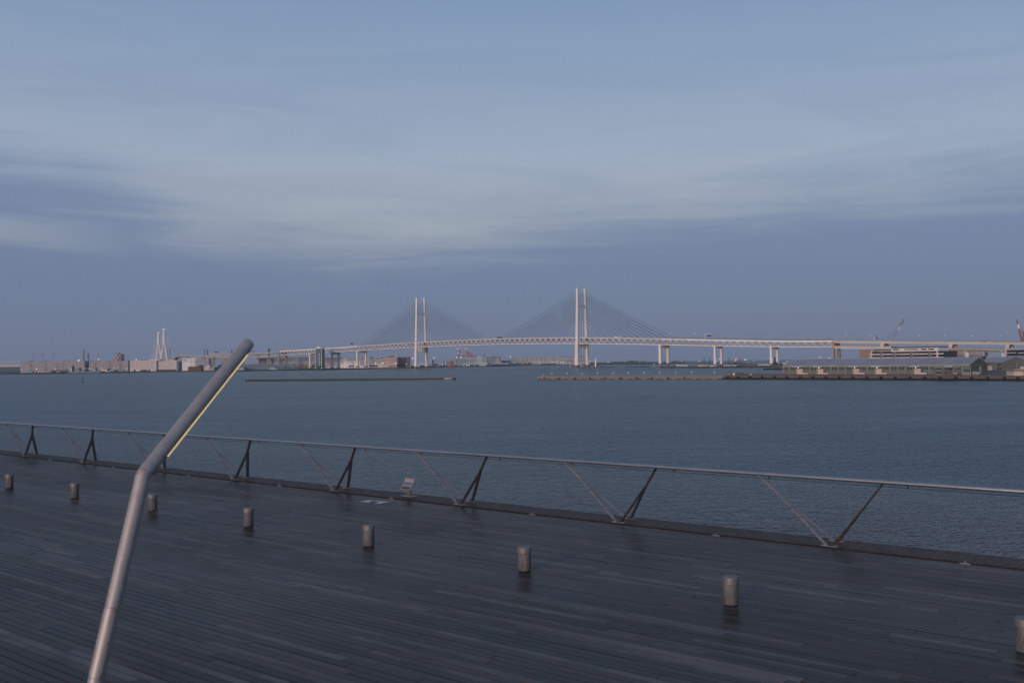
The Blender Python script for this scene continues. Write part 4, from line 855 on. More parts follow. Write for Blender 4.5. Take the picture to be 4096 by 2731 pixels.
for x, y in [ZL(605, 375), ZL(583, 405)]: poleLight('white twin floodlight left of the left tower', 'twin floodlight left of the left tower', x, y, 3000, 2.6, 1.2)
for x, y in [ZL(1600, 358), ZN(365, 388), ZN(500, 378), ZN(2052, 363)]: poleLight('large floodlight high on a mast beyond the bridge', 'large floodlights beyond the bridge', x, y, 3300, 2.6, 1.7)
for x, y in [ZL(2140, 600), ZL(2012, 650), ZN(322, 556), ZN(640, 548), ZN(960, 545), ZN(2178, 555), ZH(345, 355), ZH(935, 348), ZH(1505, 340), ZH(1785, 345), ZR(48, 578), ZR(432, 570)]:
    poleLight('white lamp on a pole along the middle quay beyond the bridge', 'lamps along the middle quay', x, y, 3330, 2.6, 1.15)
poleLight('yellow lamp beyond the bridge left of the right tower', None, *ZR(155, 572), 3330, 2.6, 1.6, 'lamp_warm')
for x, y in [ZR(590, 552), ZR(2058, 572)]: poleLight('reddish lamp near the foot of the right tower', 'reddish lamps near the right tower', x, y, 3340, 2.6, 1.2, 'lamp_red')
poleLight('white lamp just right of the right tower', None, *ZR(1412, 512), 3340, 2.6, 1.3)
for x, y in [ZR(2248, 575), ZR(2295, 575), R5(330, 557), R5(533, 557), R5(632, 557), R5(1100, 556), R5(105, 567)]:
    poleLight('white lamp on the far green headland', 'lamps on the far headland', x, y, 3560, 2.6, 1.1)
for x, y in [R5(1332, 553), R5(1570, 551), R5(1603, 522), R6(352, 710), R6(577, 728), R5(1032, 601)]:
    poleLight('white lamp on a pole on the quay under the right viaduct', 'lamps under the right viaduct', x, y, 1800, 3.0, .7)

# ------------------------------------------------------------------ middle: buildings beyond the bridge
def bands(b, nm, x0, x1, ys, h, m, f_=.25, z=lambda x, y: (x, y)):
    for y in ys: b.part(nm, z(x0, y - h / 2), z(x1, y + h / 2), m, f_, .1)
M0 = Bld('warehouse', 'grey shaded warehouse right of the glass lift tower', 'warehouse', ZE(425, 775), ZE(1240, 1180), 2950, 2950, 40, 'wh_grey')
M0.part('floor_line', ZE(430, 905), ZE(1235, 920), 'dark_trim', .2, .1)
for xx in (720, 800, 930, 1020): M0.part('window', ZE(xx - 22, 842), ZE(xx + 22, 866), 'glass_dark', .2, .1)
for yy in (990, 1045): M0.part('window', ZE(720, yy - 8), ZE(800, yy + 8), 'glass_dark', .2, .1)
M1 = Bld('warehouse', 'pale grey warehouse with two long dark window bands behind the left end pier', 'warehouse', ZE(1240, 822), ZM(760, 600), 2900, 2900, 40, 'wh_white')
for yy in (853, 907): M1.part('window_band', ZE(1545, yy - 9), ZM(640, (yy + 9) * .875 - 392), 'glass_dark', .25, .1)
for yy in (888, 938, 995, 1045): M1.part('window', ZE(1270, yy - 8), ZE(1390, yy + 8), 'glass_dark', .25, .1)
for yy in (462, 507, 550, 596): M1.part('louvre', ZM(400, yy - 9), ZM(545, yy + 9), 'wh_dark', .25, .1)
M1.part('square_window', ZE(1758, 985), ZE(1808, 1032), 'glass_dark', .25, .1)
M1.roofbox('rooftop_unit', ZM(430, 260), ZM(620, 320), 'wh_mid'); M1.roofbox('rooftop_unit', ZM(790, 262), ZM(880, 320), 'wh_slate')
M2 = Bld('warehouse', 'white warehouse with three dark bands left of the pink building', 'warehouse', ZM(765, 330), ZM(1270, 610), 2880, 2880, 40, 'wh_white')
for yy, x0 in ((340, 765), (420, 810), (500, 820)): M2.part('window_band', ZM(x0, yy - 7), ZM(1268, yy + 7), 'glass_dark', .25, .1)
M2.roofbox('rooftop_tower', ZM(1165, 232), ZM(1278, 335), 'wh_white'); M2.part('tower_panel', ZM(1195, 245), ZM(1265, 335), 'wh_slate', -3.8, 4.3)
M3 = Bld('warehouse', 'salmon pink building with striped balconies beyond the bridge', 'building', ZM(1275, 290), ZM(1840, 620), 2860, 2860, 40, 'wh_salmon')
for yy in (380, 428, 482): M3.part('stripe', ZM(1555, yy - 8), ZM(1838, yy + 8), 'wh_salmon_dark', .3, .1)
for yy in (380, 435): M3.part('stripe', ZM(1280, yy - 6), ZM(1320, yy + 6), 'wh_salmon_dark', .3, .1)
for xx in (1335, 1385, 1432, 1480, 1525): M3.part('window', ZM(xx - 8, 392), ZM(xx + 8, 420), 'wh_salmon_dark', .2, .1)
M3.part('lettering', ZM(1312, 538), ZM(1398, 552), 'dark_trim', .2, .1); M3.part('roof_edge', ZM(1272, 276), ZM(1842, 292), 'wh_salmon_dark', .4, 40)
M3.roofbox('rooftop_machinery', ZM(1495, 230), ZM(1730, 285), 'wh_slate'); M3.roofbox('rooftop_tower', ZM(1755, 182), ZM(1840, 290), 'wh_salmon', .5, 10)
M4 = Bld('warehouse', 'brown building with a row of symbols left of the left tower', 'building', ZM(1850, 275), ZM(2298, 590), 2900, 2900, 40, 'wh_brown')
for i, xx in enumerate((1900, 1983, 2070, 2168, 2248)):
    M4.part('symbol', ZM(xx - 22, 398 if i % 2 else 392), ZM(xx + 20, 412 if i % 2 else 404), 'wh_dark', .25, .1)
for xx in (1910, 1958, 2005, 2052, 2095, 2150, 2195, 2245): M4.part('window', ZM(xx - 9, 468), ZM(xx + 9, 484), 'wh_dark', .25, .1)
for yy in (322, 400, 475): M4.part('balcony', ZM(1842, yy - 9), ZM(1872, yy + 9), 'wh_cream', 1.2, .1)
# arched halls
def arch_hall(label, pA, pB, Y, depth, rise_y, wallm='wh_white', gable='wh_slate'):
    f = Fac(pA[0], Y, pB[0], Y - 1, pA[1]); a0, a1, z0, z1 = f.rect(*pA, *pB); zr = f.q((pA[0] + pB[0]) / 2, rise_y)[1]
    g = thing('arched_hall', label, 'hall', f.pt((a0 + a1) / 2, 2.6, depth / 2))
    n = 10; prof = [(a0 + (a1 - a0) * i / n, z1 + (zr - z1) * math.sin(math.pi * i / n)) for i in range(n + 1)]
    MB().prism([f.pt(a, z, 0) for a, z in prof], f.n * .4).build('gable', gable, g)
    mb = MB()
    for (aa, za), (ab, zb2) in zip(prof[:-1], prof[1:]): mb.hexa([f.pt(aa, za + .1, -1), f.pt(ab, zb2 + .1, -1), f.pt(ab, zb2 + .1, depth), f.pt(aa, za + .1, depth), f.pt(aa, za + 1, -1), f.pt(ab, zb2 + 1, -1), f.pt(ab, zb2 + 1, depth), f.pt(aa, za + 1, depth)])
    mb.build('arched_roof', 'wh_white', g)
    mb = MB(); f.slab(mb, a0 + .5, a1 - .5, 2.6, z1, 0, depth - 1); mb.build('wall', wallm, g)
    return f, g
arch_hall('arched hall with dark round gable right of the left tower', ZL(1540, 738), ZL(1840, 790), 3020, 60, ZL(0, 628)[1], 'wh_mid', 'wh_dark')
arch_hall('arched hall between the legs of the left tower', ZL(1120, 738), ZL(1420, 790), 3060, 60, ZL(0, 630)[1], 'wh_mid', 'wh_dark')
S1 = Bld('shed', 'long white sloped-roof shed behind the left tower', 'shed', ZL(500, 728), ZL(1130, 800), 3040, 3040, 30, 'wh_dark')
f = S1.f; MB().hexa([f.pt(S1.a0, S1.z1 + .05, -1), f.pt(S1.a1, S1.z1 + .05, -1), f.pt(S1.a1, S1.z1 + .05, 30), f.pt(S1.a0, S1.z1 + .05, 30), f.pt(S1.a0 + .2, S1.z1 + .6, -1), f.pt(S1.a1, S1.z1 + .6, -1), f.pt(S1.a1, S1.z1 + 7.5, 28), f.pt(S1.a0 + 9, S1.z1 + 7.5, 28)]).build('roof', 'wh_white', S1.root)
S2 = Bld('shed', 'small low pinkish shed left of the left tower foot', 'shed', ZL(245, 748), ZL(500, 800), 2950, 2950, 20, 'wh_dark')
f = S2.f; MB().hexa([f.pt(S2.a0 - 1, S2.z1 + .05, -1), f.pt(S2.a1, S2.z1 + .05, -1), f.pt(S2.a1, S2.z1 + .05, 18), f.pt(S2.a0, S2.z1 + .05, 18), f.pt(S2.a0 - 1, S2.z1 + .5, -1), f.pt(S2.a1, S2.z1 + .5, -1), f.pt(S2.a1, S2.z1 + 4, 16), f.pt(S2.a0 + 5, S2.z1 + 4, 16)]).build('roof', 'wh_pink', S2.root)
M5 = Bld('warehouse', 'faint blue-grey block beyond the legs of the left tower', 'building', ZL(1505, 478), ZL(2020, 700), 3700, 3700, 40, 'wh_blue'); M5.part('parapet', ZL(1500, 472), ZL(2025, 486), 'wh_slate', .4, 40)
M5b = Bld('tower_block', 'pale slab beside the faint blue-grey block right of the left tower', 'building', ZL(1405, 430), ZL(1500, 700), 3690, 3690, 30, 'wh_mid')
for xx in (1600, 1750, 1900): M5.part('window', ZL(xx - 30, 575), ZL(xx + 30, 590), 'wh_dark', .25, .1)
M6 = Bld('warehouse', 'low brownish building behind the red light tower', 'building', ZN(20, 505), ZN(330, 600), 3400, 3400, 30, 'wh_brown'); M6.part('window_band', ZN(30, 540), ZN(320, 552), 'wh_dark', .25, .1)
T1 = Bld('terminal_building', 'grey-teal warehouse with pale top band under the red cranes', 'building', ZN(385, 400), ZN(960, 580), 3300, 3300, 40, 'wh_teal')
T1.part('top_band', ZN(420, 400), ZN(955, 436), 'wh_mid', .3, .1); T1.part('end_tower', ZN(330, 432), ZN(386, 565), 'wh_slate', -1, 20)
for yy in (478, 532): 
    for xx in (765, 905): T1.part('balcony', ZN(xx - 24, yy - 6), ZN(xx + 24, yy + 6), 'wh_white', 1.0, .1)
T1.part('window', ZN(460, 470), ZN(690, 492), 'wh_slate', .2, .1)
T2 = Bld('office_block', 'pale aqua office block with dark roof cabin beyond the bridge', 'building', ZN(965, 375), ZN(1330, 585), 3290, 3290, 40, 'wh_teal_light')
for yy in (432, 478, 525): T2.part('floor_line', ZN(968, yy - 3), ZN(1328, yy + 3), 'wh_teal', .25, .1)
for yy in (400, 455, 500): 
    for xx in (990, 1095, 1220, 1290): T2.part('window', ZN(xx - 7, yy - 7), ZN(xx + 7, yy + 7), 'wh_slate', .2, .1)
T2.part('blue_panel', ZN(1160, 378), ZN(1326, 550), 'wh_blue', .12, .1); T2.roofbox('roof_cabin', ZN(1192, 305), ZN(1270, 372), 'wh_slate'); T2.roofbox('roof_dome', ZN(1040, 340), ZN(1085, 375), 'wh_teal_light')
T3 = Bld('office_block', 'dark grey glass office block right of the aqua one', 'building', ZN(1335, 375), ZN(1755, 580), 3295, 3295, 40, 'wh_slate')
for yy in (432, 478, 528):
    T3.part('balcony', ZN(1335, yy - 5), ZN(1392, yy + 5), 'wh_white', 1, .1); T3.part('balcony', ZN(1590, yy - 6), ZN(1712, yy + 6), 'wh_white', 1, .1); T3.part('floor_line', ZN(1395, yy - 2), ZN(1588, yy + 2), 'wh_mid', .25, .1)
T3.roofbox('roof_cabin', ZN(1452, 342), ZN(1592, 378), 'wh_slate')
T4 = Bld('ferry_terminal', 'low terminal with long flat white canopy and tilted white walls', 'building', ZN(600, 595), ZN(1300, 682), 3220, 3225, 30, 'wh_slate')
T4.part('canopy', ZN(578, 566), ZN(1332, 588), 'wh_white', 6, 30)
for x0, x1 in ((568, 618), (655, 785), (910, 942), (1065, 1280)): T4.part('tilted_wall', ZN(x0, 608), ZN(x1, 668), 'wh_white', .8, .1, ground=True)
T5 = Bld('shed', 'long flat white canopy shed right of the ferry terminal', 'shed', ZN(1500, 588), ZN(1990, 650), 3290, 3290, 30, 'wh_dark'); T5.part('canopy', ZN(1490, 570), ZN(2000, 587), 'wh_white', 4, 30)
T6 = Bld('shed', 'small white building left of the long striped warehouse', 'building', ZN(1770, 480), ZN(2080, 600), 3380, 3380, 30, 'wh_mid')
for yy in (487, 517, 548): T6.part('window_band', ZN(1775, yy - 5), ZN(1900, yy + 5), 'wh_dark', .25, .1)
T7 = Bld('warehouse', 'long pale warehouse with four rows of balconies left of the right tower', 'warehouse', (2046, 1429.5), ZH(1900, 360), 3450, 3450, 50, 'wh_mid')
for yy in (105, 165, 225, 290, 320): T7.part('floor_slab', (2048, ZH(0, yy - 14)[1] + (0.9 if yy < 300 else 0)), ZH(1815, yy), 'wh_white', 1.0, .1)
for yy in (130, 192, 258):
    for x0, x1 in ((-380, -200), (-160, -30), (80, 250), (470, 620), (740, 850), (1095, 1270), (1355, 1450), (1510, 1700)): T7.part('window_row', ZH(x0, yy - 8), ZH(x1, yy + 8), 'wh_dark', .3, .1)
for xx in (345, 985, 1818): T7.part('stair_bay', ZH(xx - 16, 85), ZH(xx + 16, 330), 'wh_slate', 1.3, .1)
for xx in (80, 270, 720, 1015, 1280, 1600): T7.roofbox('rooftop_unit', ZH(xx - 25, 62), ZH(xx + 25, 92), 'wh_slate')
T8 = Bld('warehouse', 'grey office wing with dark ribbons just left of the right tower', 'building', ZH(1840, 70), ZR(735, 600), 3400, 3400, 50, 'wh_mid')
T8.part('roof_band', ZH(1845, 85), ZR(735, 345), 'wh_slate', .3, .1)
for yy in (482, 522, 562): T8.part('window_band', ZR(320, yy - 10), ZR(640, yy + 10), 'wh_dark', .25, .1)
for xx in (70, 212): T8.part('slit_window', ZR(xx - 10, 455), ZR(xx + 10, 545), 'wh_dark', .25, .1)
T9 = Bld('office_block', 'pale block with small square windows between the right tower legs', 'building', ZR(740, 325), ZR(1180, 600), 3390, 3390, 40, 'wh_mid')
for yy in (380, 447, 512):
    for xx in (982, 1030, 1078, 1158): T9.part('window', ZR(xx - 13, yy - 18), ZR(xx + 13, yy + 18), 'wh_dark', .25, .1)
T9.roofbox('roof_cabin', ZR(975, 272), ZR(1068, 305), 'wh_dark')
T10 = Bld('shed', 'long low dark shed right of the right tower', 'shed', ZR(1405, 575), ZR(2010, 660), 3420, 3420, 30, 'wh_dark'); T10.part('roof_edge', ZR(1400, 556), ZR(2015, 576), 'wh_mid', 1, 31)
for i, (x0, x1, y0) in enumerate(((1350, 1640, 585), (1640, 2352, 612))): 
    pass
T11 = Bld('shed', 'low flat canopy shed below the striped warehouse', 'shed', ZH(1005, 400), ZH(1680, 470), 3380, 3380, 20, 'wh_dark'); T11.part('canopy', ZH(985, 356), ZH(1730, 382), 'wh_mid', 3, 21)
T12 = Bld('brick_shed', 'low reddish brick shed on the middle quay', 'shed', ZH(230, 350), ZH(540, 470), 3390, 3390, 20, 'brick')
# light towers in the fairway
def light_tower(label, cx_, ybase, ytop, Y, wpx, m, hutm=None, hut=None):
    b, t = P(cx_, ybase, Y), P(cx_, ytop, Y); r = wpx * Y / F / 2; b.z = max(.5, b.z)
    g = thing('lighthouse', label, 'lighthouse', (b.x, b.y, b.z)); hh = t.z - b.z
    MB().lathe(b, [(r * 1.05, 0), (r, hh * .68)], 16).build('tower', m, g, smooth=True); MB().lathe(b + up * hh * .68, [(r * 1.15, 0), (r * 1.15, hh * .04), (r * .7, hh * .05), (r * .65, hh * .16), (r * .1, hh * .30)], 16).build('lantern', m, g, smooth=True)
    if hut: 
        f = Fac(hut[0][0], Y, hut[1][0], Y, hut[0][1]); a0, a1, z0, z1 = f.rect(*hut[0], *hut[1]); mb = MB(); f.slab(mb, a0, a1, b.z, z1, 0, 6); mb.build('hut', hutm, g)
    return g
light_tower('red harbour light tower with red hut left of mid channel', ZN(208, 0)[0], ZN(0, 728)[1], ZN(0, 440)[1], 2470, 6.5, 'red', 'red', (ZN(132, 650), ZN(185, 725)))
light_tower('white harbour light tower at the foot of the right bridge tower', ZR(1680, 0)[0], ZR(0, 780)[1], ZR(0, 350)[1], 2120, 6.8, 'white', 'brick', (ZR(1690, 640), ZR(1820, 776)))
isl = thing('light_platform', 'thin dark platform under the red harbour light tower', 'platform', P(1803, 1474, 2470)); isl.location.z = 0; ORG[isl.name].z = 0
boxp('platform', *ZN(-10, 722), *ZN(288, 738), 2468, 14, 'pier_dark', isl)
for i, (x0, x1, y) in enumerate(((2397, 2461, 1468.2), (2500, 2600, 1467.3))):
    a, b = G(x0, y + .5), G(x1, y + .5); o = MB().hexa([a - up, b - up, b + V3((3, 6, -1)), a + V3((3, 6, -1)), a + up * 1.3, b + up * 1.3, b + V3((3, 6, 1.3)), a + V3((3, 6, 1.3))]).build('sunken_breakwater', 'wet_black', origin=((a.x + b.x) / 2, (a.y + b.y) / 2, 0))
    tag(o, 'thin black line of breakwater %s between the right tower and the pier' % ('on the left' if i == 0 else 'on the right'), 'breakwater')
# red and white gantry cranes beyond the bridge
def crane(label, boom, leg_, root_px, Y):
    g = thing('gantry_crane', label, 'crane', (P(*root_px, Y).x, Y, 2.6))
    ms = ['red_muted', 'white', 'red_muted', 'white', 'red_muted']
    a, b = P(*boom[0], Y), P(*boom[1], Y)
    for i, m in enumerate(ms): MB().beam(a + (b - a) * (i / 5), a + (b - a) * ((i + 1) / 5), (6.0 if Y > 3000 else 3.4) - i * .35, 3).build('boom_section', m if label.startswith('left') else ('red_muted' if i != 3 else 'white'), g)
    for (p0, p1, w_) in leg_: MB().beam(P(*p0, Y), P(*p1, Y), w_, w_).build('frame_member', 'red_muted', g)
    return g
crane('left of two red and white container cranes under the main span', (ZN(430, 350), ZN(392, 10)), [(ZN(440, 350), ZN(455, 170), 3), (ZN(455, 170), ZN(610, 250), 1.5), (ZN(455, 180), ZN(520, 250), 1.5), (ZN(420, 350), ZN(620, 345), 4), (ZN(600, 320), ZN(640, 345), 6), (ZN(420, 350), ZN(415, 420), 2.5), (ZN(590, 350), ZN(590, 420), 2.5)], ZN(480, 420), 3500)
crane('right of two red and white container cranes under the main span', (ZN(700, 340), ZN(640, 10)), [(ZN(735, 340), ZN(712, 200), 4), (ZN(712, 200), ZN(900, 330), 1.8), (ZN(740, 230), ZN(830, 310), 1.5), (ZN(750, 355), ZN(1000, 358), 4), (ZN(770, 320), ZN(860, 320), 4), (ZN(700, 340), ZN(690, 410), 3), (ZN(960, 330), ZN(975, 355), 3), (ZN(735, 300), ZN(860, 350), 1.5)], ZN(800, 420), 3450)
crane('red and white container crane cut by the right picture edge', (R7(2320, 420), R7(2240, 75)), [(R7(2340, 420), R7(2345, 265), 2.6), (R7(2280, 265), R7(2352, 265), 2.6), (R7(2300, 350), R7(2352, 350), 2.2), (R7(2245, 95), R7(2340, 260), .6)], R7(2330, 430), 2300)
g = thing('jib_crane', 'slender pink and white lattice crane boom raised behind the viaduct', 'crane', (P(*R7(285, 400), 2000).x, 2000, 2.6))
a, b = P(*R7(292, 352), 2000), P(*R7(455, 68), 2000)
for i, m in enumerate(('red_muted', 'red_muted', 'white', 'red_muted', 'red')):
    p0, p1 = a + (b - a) * (i / 5), a + (b - a) * ((i + 1) / 5); dd = (p1 - p0).normalized(); sd_ = V3((dd.z, 0, -dd.x)); wd = 1.5 - i * .15
    mb = MB()
    for s in (-1, 1): mb.beam(p0 + sd_ * s * wd, p1 + sd_ * s * wd, .42, .42)
    for q in range(5): mb.beam(p0 + (p1 - p0) * (q / 5) + sd_ * wd * (1 if q % 2 else -1), p0 + (p1 - p0) * ((q + 1) / 5) + sd_ * wd * (-1 if q % 2 else 1), .28, .28)
    mb.build('boom_section', m, g)
MB().beam(P(*R7(300, 375), 2000), a, 2.5, 2.5).build('boom_foot', 'wh_mid', g); MB().tube(P(*R7(195, 385), 2000), b, .25, n=5).build('stay_rope', 'cable', g); MB().tube(b, P(*R7(455, 125), 2000), .2, n=5).build('hook_rope', 'cable', g); MB().ball(P(*R7(455, 130), 2000), 1.0).build('hook', 'dark_trim', g)
MB().beam(V3((P(*R7(290, 400), 2000).x, 2000, 3)), P(*R7(290, 378), 2000), 4, 4).build('tower', 'wh_mid', g)
# headland, far water line, ship
hp = [R5(0, 575), R5(150, 562), R5(300, 556), R5(420, 552), R5(500, 547), R5(560, 548), R5(620, 560), R5(760, 570), R5(960, 572), R5(1050, 575), R5(1170, 578)]
Yh = 3700; mb = MB(); top = [P(*p, Yh) for p in hp]; zb0 = V3((0, 0, 0))
vs = []; fs = []
for p in top: vs += [(p.x, Yh - 60, -.5), (p.x, Yh - 40, max(1.5, p.z * .55)), (p.x, Yh, p.z), (p.x, Yh + 120, -.5)]
for i in range(len(top) - 1):
    for j in range(3): fs.append((i * 4 + j, i * 4 + 4 + j, i * 4 + 5 + j, i * 4 + 1 + j))
structure(mb.add(vs, fs).build('headland', 'grass_hill'))
a, b = G(2470, 1457.5), G(2760, 1452.6)
structure(MB().hexa([(a.x - 120, a.y, -1), (b.x, b.y, -1), (b.x, b.y + 60, -1), (a.x - 120, a.y + 60, -1), (a.x - 120, a.y, 2.2), (b.x, b.y, 2.2), (b.x, b.y + 60, 2.2), (a.x - 120, a.y + 60, 2.2)]).build('headland_shore', 'quay_dark'))
a, b = G(2755, 1451.6), G(2982, 1452.4)
tag(MB().hexa([(a.x, a.y, -1), (b.x, b.y, -1), (b.x, b.y + 10, -1), (a.x, a.y + 10, -1), (a.x, a.y, 2.0), (b.x, b.y, 2.0), (b.x, b.y + 10, 2.0), (a.x, a.y + 10, 2.0)]).build('sea_wall', 'wet_black'), 'long thin dark sea wall on the horizon under the right viaduct', 'sea wall')
sh = thing('cargo_ship', 'hazy cargo ship with pale stern house on the horizon', 'ship', (G(2975, 1449).x, 4050, 0))
a, b = P(2936, 1440, 4050), P(3018, 1440, 4050)
zt_, zs = P(2975, 1440.5, 4050).z, 0
MB().hexa([(a.x + 2, 4040, 0), (b.x - 7, 4040, 0), (b.x - 7, 4062, 0), (a.x + 2, 4062, 0), (a.x, 4038, zt_), (b.x, 4050, zt_ + 1.5), (b.x, 4052, zt_ + 1.5), (a.x, 4064, zt_)]).build('hull', 'wh_slate', sh)
boxp('stern_house', 2939, 1433, 2949, 1441, 4042, 18, 'ship_white', sh); boxp('stern_deck', 2936, 1436, 2941, 1441, 4043, 16, 'wh_brown', sh)
boxp('crane_mast', 2978.5, 1431.5, 2981.5, 1441, 4048, 4, 'wh_mid', sh); MB().beam(P(2964, 1436.5, 4048), P(2996, 1436, 4048), 1, 1).build('boom', 'wh_mid', sh)
for x, y in ((2939.5, 1443.5), (3014, 1443), (2978.5, 1438.5), (2985, 1439)): MB().ball(P(x, y, 4030), 1.3).build('deck_light', 'lamp_white', sh)
light_tower('red fairway light tower in front of the cargo ship', 2958.6, 1449.5, 1430, 3300, 4.4, 'red')
for i, (x, y) in enumerate((R6(1098, 660), R6(1250, 665))):
    s = thing('far_ship', 'pale far ship superstructure %s above the warehouse roof' % ('left one' if i == 0 else 'right one'), 'ship', (G(x, 1441).x, 4600, 0))
    q = G(x, 1441); fx = P(x, y, 4600); MB().hexa([(fx.x - 40, 4595, 0), (fx.x + 50, 4595, 0), (fx.x + 46, 4610, 0), (fx.x - 36, 4610, 0), (fx.x - 42, 4593, 7), (fx.x + 58, 4600, 8), (fx.x + 58, 4604, 8), (fx.x - 42, 4612, 7)]).build('hull', 'wh_brown', s)
    boxp('house', x - 5, y - 1, x + 5, y + 4, 4600, 10, 'ship_white', s); MB().beam(P(x, y - 6, 4600), P(x, y, 4600), 1, 1).build('mast', 'wh_mid', s)
# far-left hills behind the truss bridge
mb = MB(); hs = [(-200, 1466), (-60, 1468), (20, 1467), (60, 1462), (110, 1460), (200, 1464)]
vs, fs = [], []
for x, y in hs: p = P(x, y, 5200); vs += [(p.x, 5000, -1), (p.x, 5200, max(3, p.z)), (p.x, 5600, -1)]
for i in range(len(hs) - 1):
    for j in range(2): fs.append((i * 3 + j, i * 3 + 3 + j, i * 3 + 4 + j, i * 3 + 1 + j))
structure(mb.add(vs, fs).build('hills', 'leaf_far'))

# ------------------------------------------------------------------ right: wharf buildings
def gable_house(name, label, cat, pxA, YA, pxB, YB, W, z0, ze, zr, wallm, roofm):
    a, b = P(pxA, 1480, YA), P(pxB, 1480, YB); f = Fac(pxA, YA, pxB, YB, 1480); Ln = f.len
    g = thing(name, label, cat, f.pt(Ln / 2, z0, W / 2))
    sec = [(0, z0), (0, ze), (W / 2, zr), (W, ze), (W, z0)]
    MB().prism([f.pt(0, z, w_) for w_, z in sec], f.u * Ln).build('wall', wallm, g)
    rf = None
    for s in (0, 1):
        w0, w1 = (-.6, W / 2) if s == 0 else (W + .6, W / 2); zz = ze - .6 * (zr - ze) / (W / 2)
        mb = MB(); mb.hexa([f.pt(-.5, zz + .12, w0), f.pt(Ln + .5, zz + .12, w0), f.pt(Ln + .5, zr + .12, w1), f.pt(-.5, zr + .12, w1), f.pt(-.5, zz + .42, w0), f.pt(Ln + .5, zz + .42, w0), f.pt(Ln + .5, zr + .42, w1), f.pt(-.5, zr + .42, w1)])
        o = mb.build('roof_slope', roofm, g)
        if s == 0: rf = o
    return g, f, Ln, rf
def gpart(f, g, nm, pA, pB, m, fo=.15, b=.1, z0=None, parent=None):
    a0, a1, zz0, zz1 = f.rect(*pA, *pB)
    if z0 is not None: zz0 = z0
    mb = MB(); f.slab(mb, a0, a1, zz0, zz1, fo, b); return mb.build(nm, m, parent or g)
ZY = 3.26
g, f, Ln, rf = gable_house('green_warehouse', 'long green wharf warehouse with grey metal roof and pink doors', 'warehouse', 3131, 831, 3879, 725, 36, ZY, 10.02, 15.2, 'green_wall', 'roof_metal')
mb = MB(); k = 1.2
while k < Ln: 
    mb.beam(f.pt(k, 10.32, -.4), f.pt(k, 15.55, 18), .10, .12, side=f.u); k += 1.55
mb.build('seams', 'roof_metal', g, kind='stuff')
MB().beam(f.pt(-.5, 15.62, 18), f.pt(Ln + .5, 15.62, 18), .8, .35).build('ridge_cap', 'roof_metal', g)
mb = MB(); f.slab(mb, 0, Ln, 9.55, 9.98, .75, -.35); mb.build('gutter', 'green_trim', g)
doors = [R6(735, 845) + R6(828, 930), R6(1060, 845) + R6(1152, 930), R6(1620, 842) + R6(1717, 928), R6(1970, 842) + R6(2065, 928), R7(620, 845) + R7(725, 935), R7(1165, 845) + R7(1240, 935)]
for x0, y0, x1, y1 in doors:
    gpart(f, g, 'recess', (x0 - 3, y0 - 6), (x1 + 2, y1), 'wh_dark', .05, .3, ZY + .01)
    dr = gpart(f, g, 'door', (x0, y0), (x1, y1), 'door_pink', .22, .1, ZY + .02)
    w_ = x1 - x0
    gpart(f, g, 'canopy', (x0 - 11, y0 - 10.5), (x1 + 2, y0 - 6.5), 'wh_mid', 3.2, .1)
    gpart(f, g, 'side_wall', (x1 + .3, y0 + 15.5), (x1 + w_ * .97, y1), 'door_pink', 1.6, -1.3, ZY + .02)
    a, z = f.q(x0 + 9, y0 - 4.5); MB().ball(f.pt(a, z, -1.6), .32).build('door_lamp', 'lamp_warm' if x0 > 3780 else 'lamp_white', g)
for x in [R6(v, 0)[0] for v in (518, 614, 722, 936, 1048, 1268, 1381, 1494, 1606, 1841, 1952, 2196, 2314)] + [R7(v, 0)[0] for v in (236, 358, 481, 603, 858, 984, 1377, 1508)]:
    a = f.q(x, 1480)[0]; MB().beam(f.pt(a, ZY, -.16), f.pt(a, 9.6, -.16), .26, .2, side=f.u).build('downpipe', 'green_trim', g)
wins = [R6(a, 826) + R6(b, 856) for a, b in ((532, 602), (637, 708), (850, 922), (957, 1030), (1178, 1250), (1288, 1362), (1400, 1475), (1513, 1590), (1745, 1820), (1860, 1937), (2097, 2175), (2217, 2298))] + \
       [R7(a, 824) + R7(b, 857) for a, b in ((137, 217), (258, 338), (380, 460), (503, 585), (752, 837), (880, 950), (1270, 1358))] + [R7(1405, 856) + R7(1495, 893)]
for x0, y0, x1, y1 in wins:
    a0, a1, z0, z1 = f.rect(x0, y0, x1, y1); mb = MB(); f.slab(mb, a0, a1, z0, z1, .06, .2); wn = mb.build('window', 'glass_dark', g)
    mb = MB()
    for q in range(1, 6): 
        aa = a0 + (a1 - a0) * q / 6; f.slab(mb, aa - (.14 if q == 3 else .05), aa + (.14 if q == 3 else .05), z0, z1, .14, .1)
    f.slab(mb, a0, a1, (z0 + z1) / 2 - .12, (z0 + z1) / 2 + .12, .16, .1); mb.build('muntin', 'green_wall', wn)
for x, y in [R6(1165, 875), R7(740, 878)]:
    a, z = f.q(x, y); MB().tube(f.pt(a, z, -.05), f.pt(a, z, -.35), .75, n=14).build('life_ring', 'dark_trim', g)
gx = [(V3(f.pt(Ln, 0, 0)), f.n)]
gm = MB(); 
for i in range(5): gm.box(f.pt(Ln + .12, 12.0 - (i % 2) * .3, 14 + i * 1.6), f.u * .1, f.n * .35, up * (.9 if i in (1, 4) else .5))
gm.build('lettering', 'dark_trim', g)
for w_, z_, hw, hz in ((9, 8.2, 1.0, .5), (15, 8.2, .9, .5), (27, 8, 1.1, .7), (30.5, 8.1, 1.1, .7), (6, 5.6, .8, .3)): MB().box(f.pt(Ln + .1, z_, w_), f.n * hw, f.u * .15, up * hz).build('gable_vent', 'wh_dark', g)
MB().box(f.pt(Ln + .2, 6.0, 21.0), f.n * 1.3, f.u * .2, up * 2.7).build('gable_door', 'wh_mid', g)
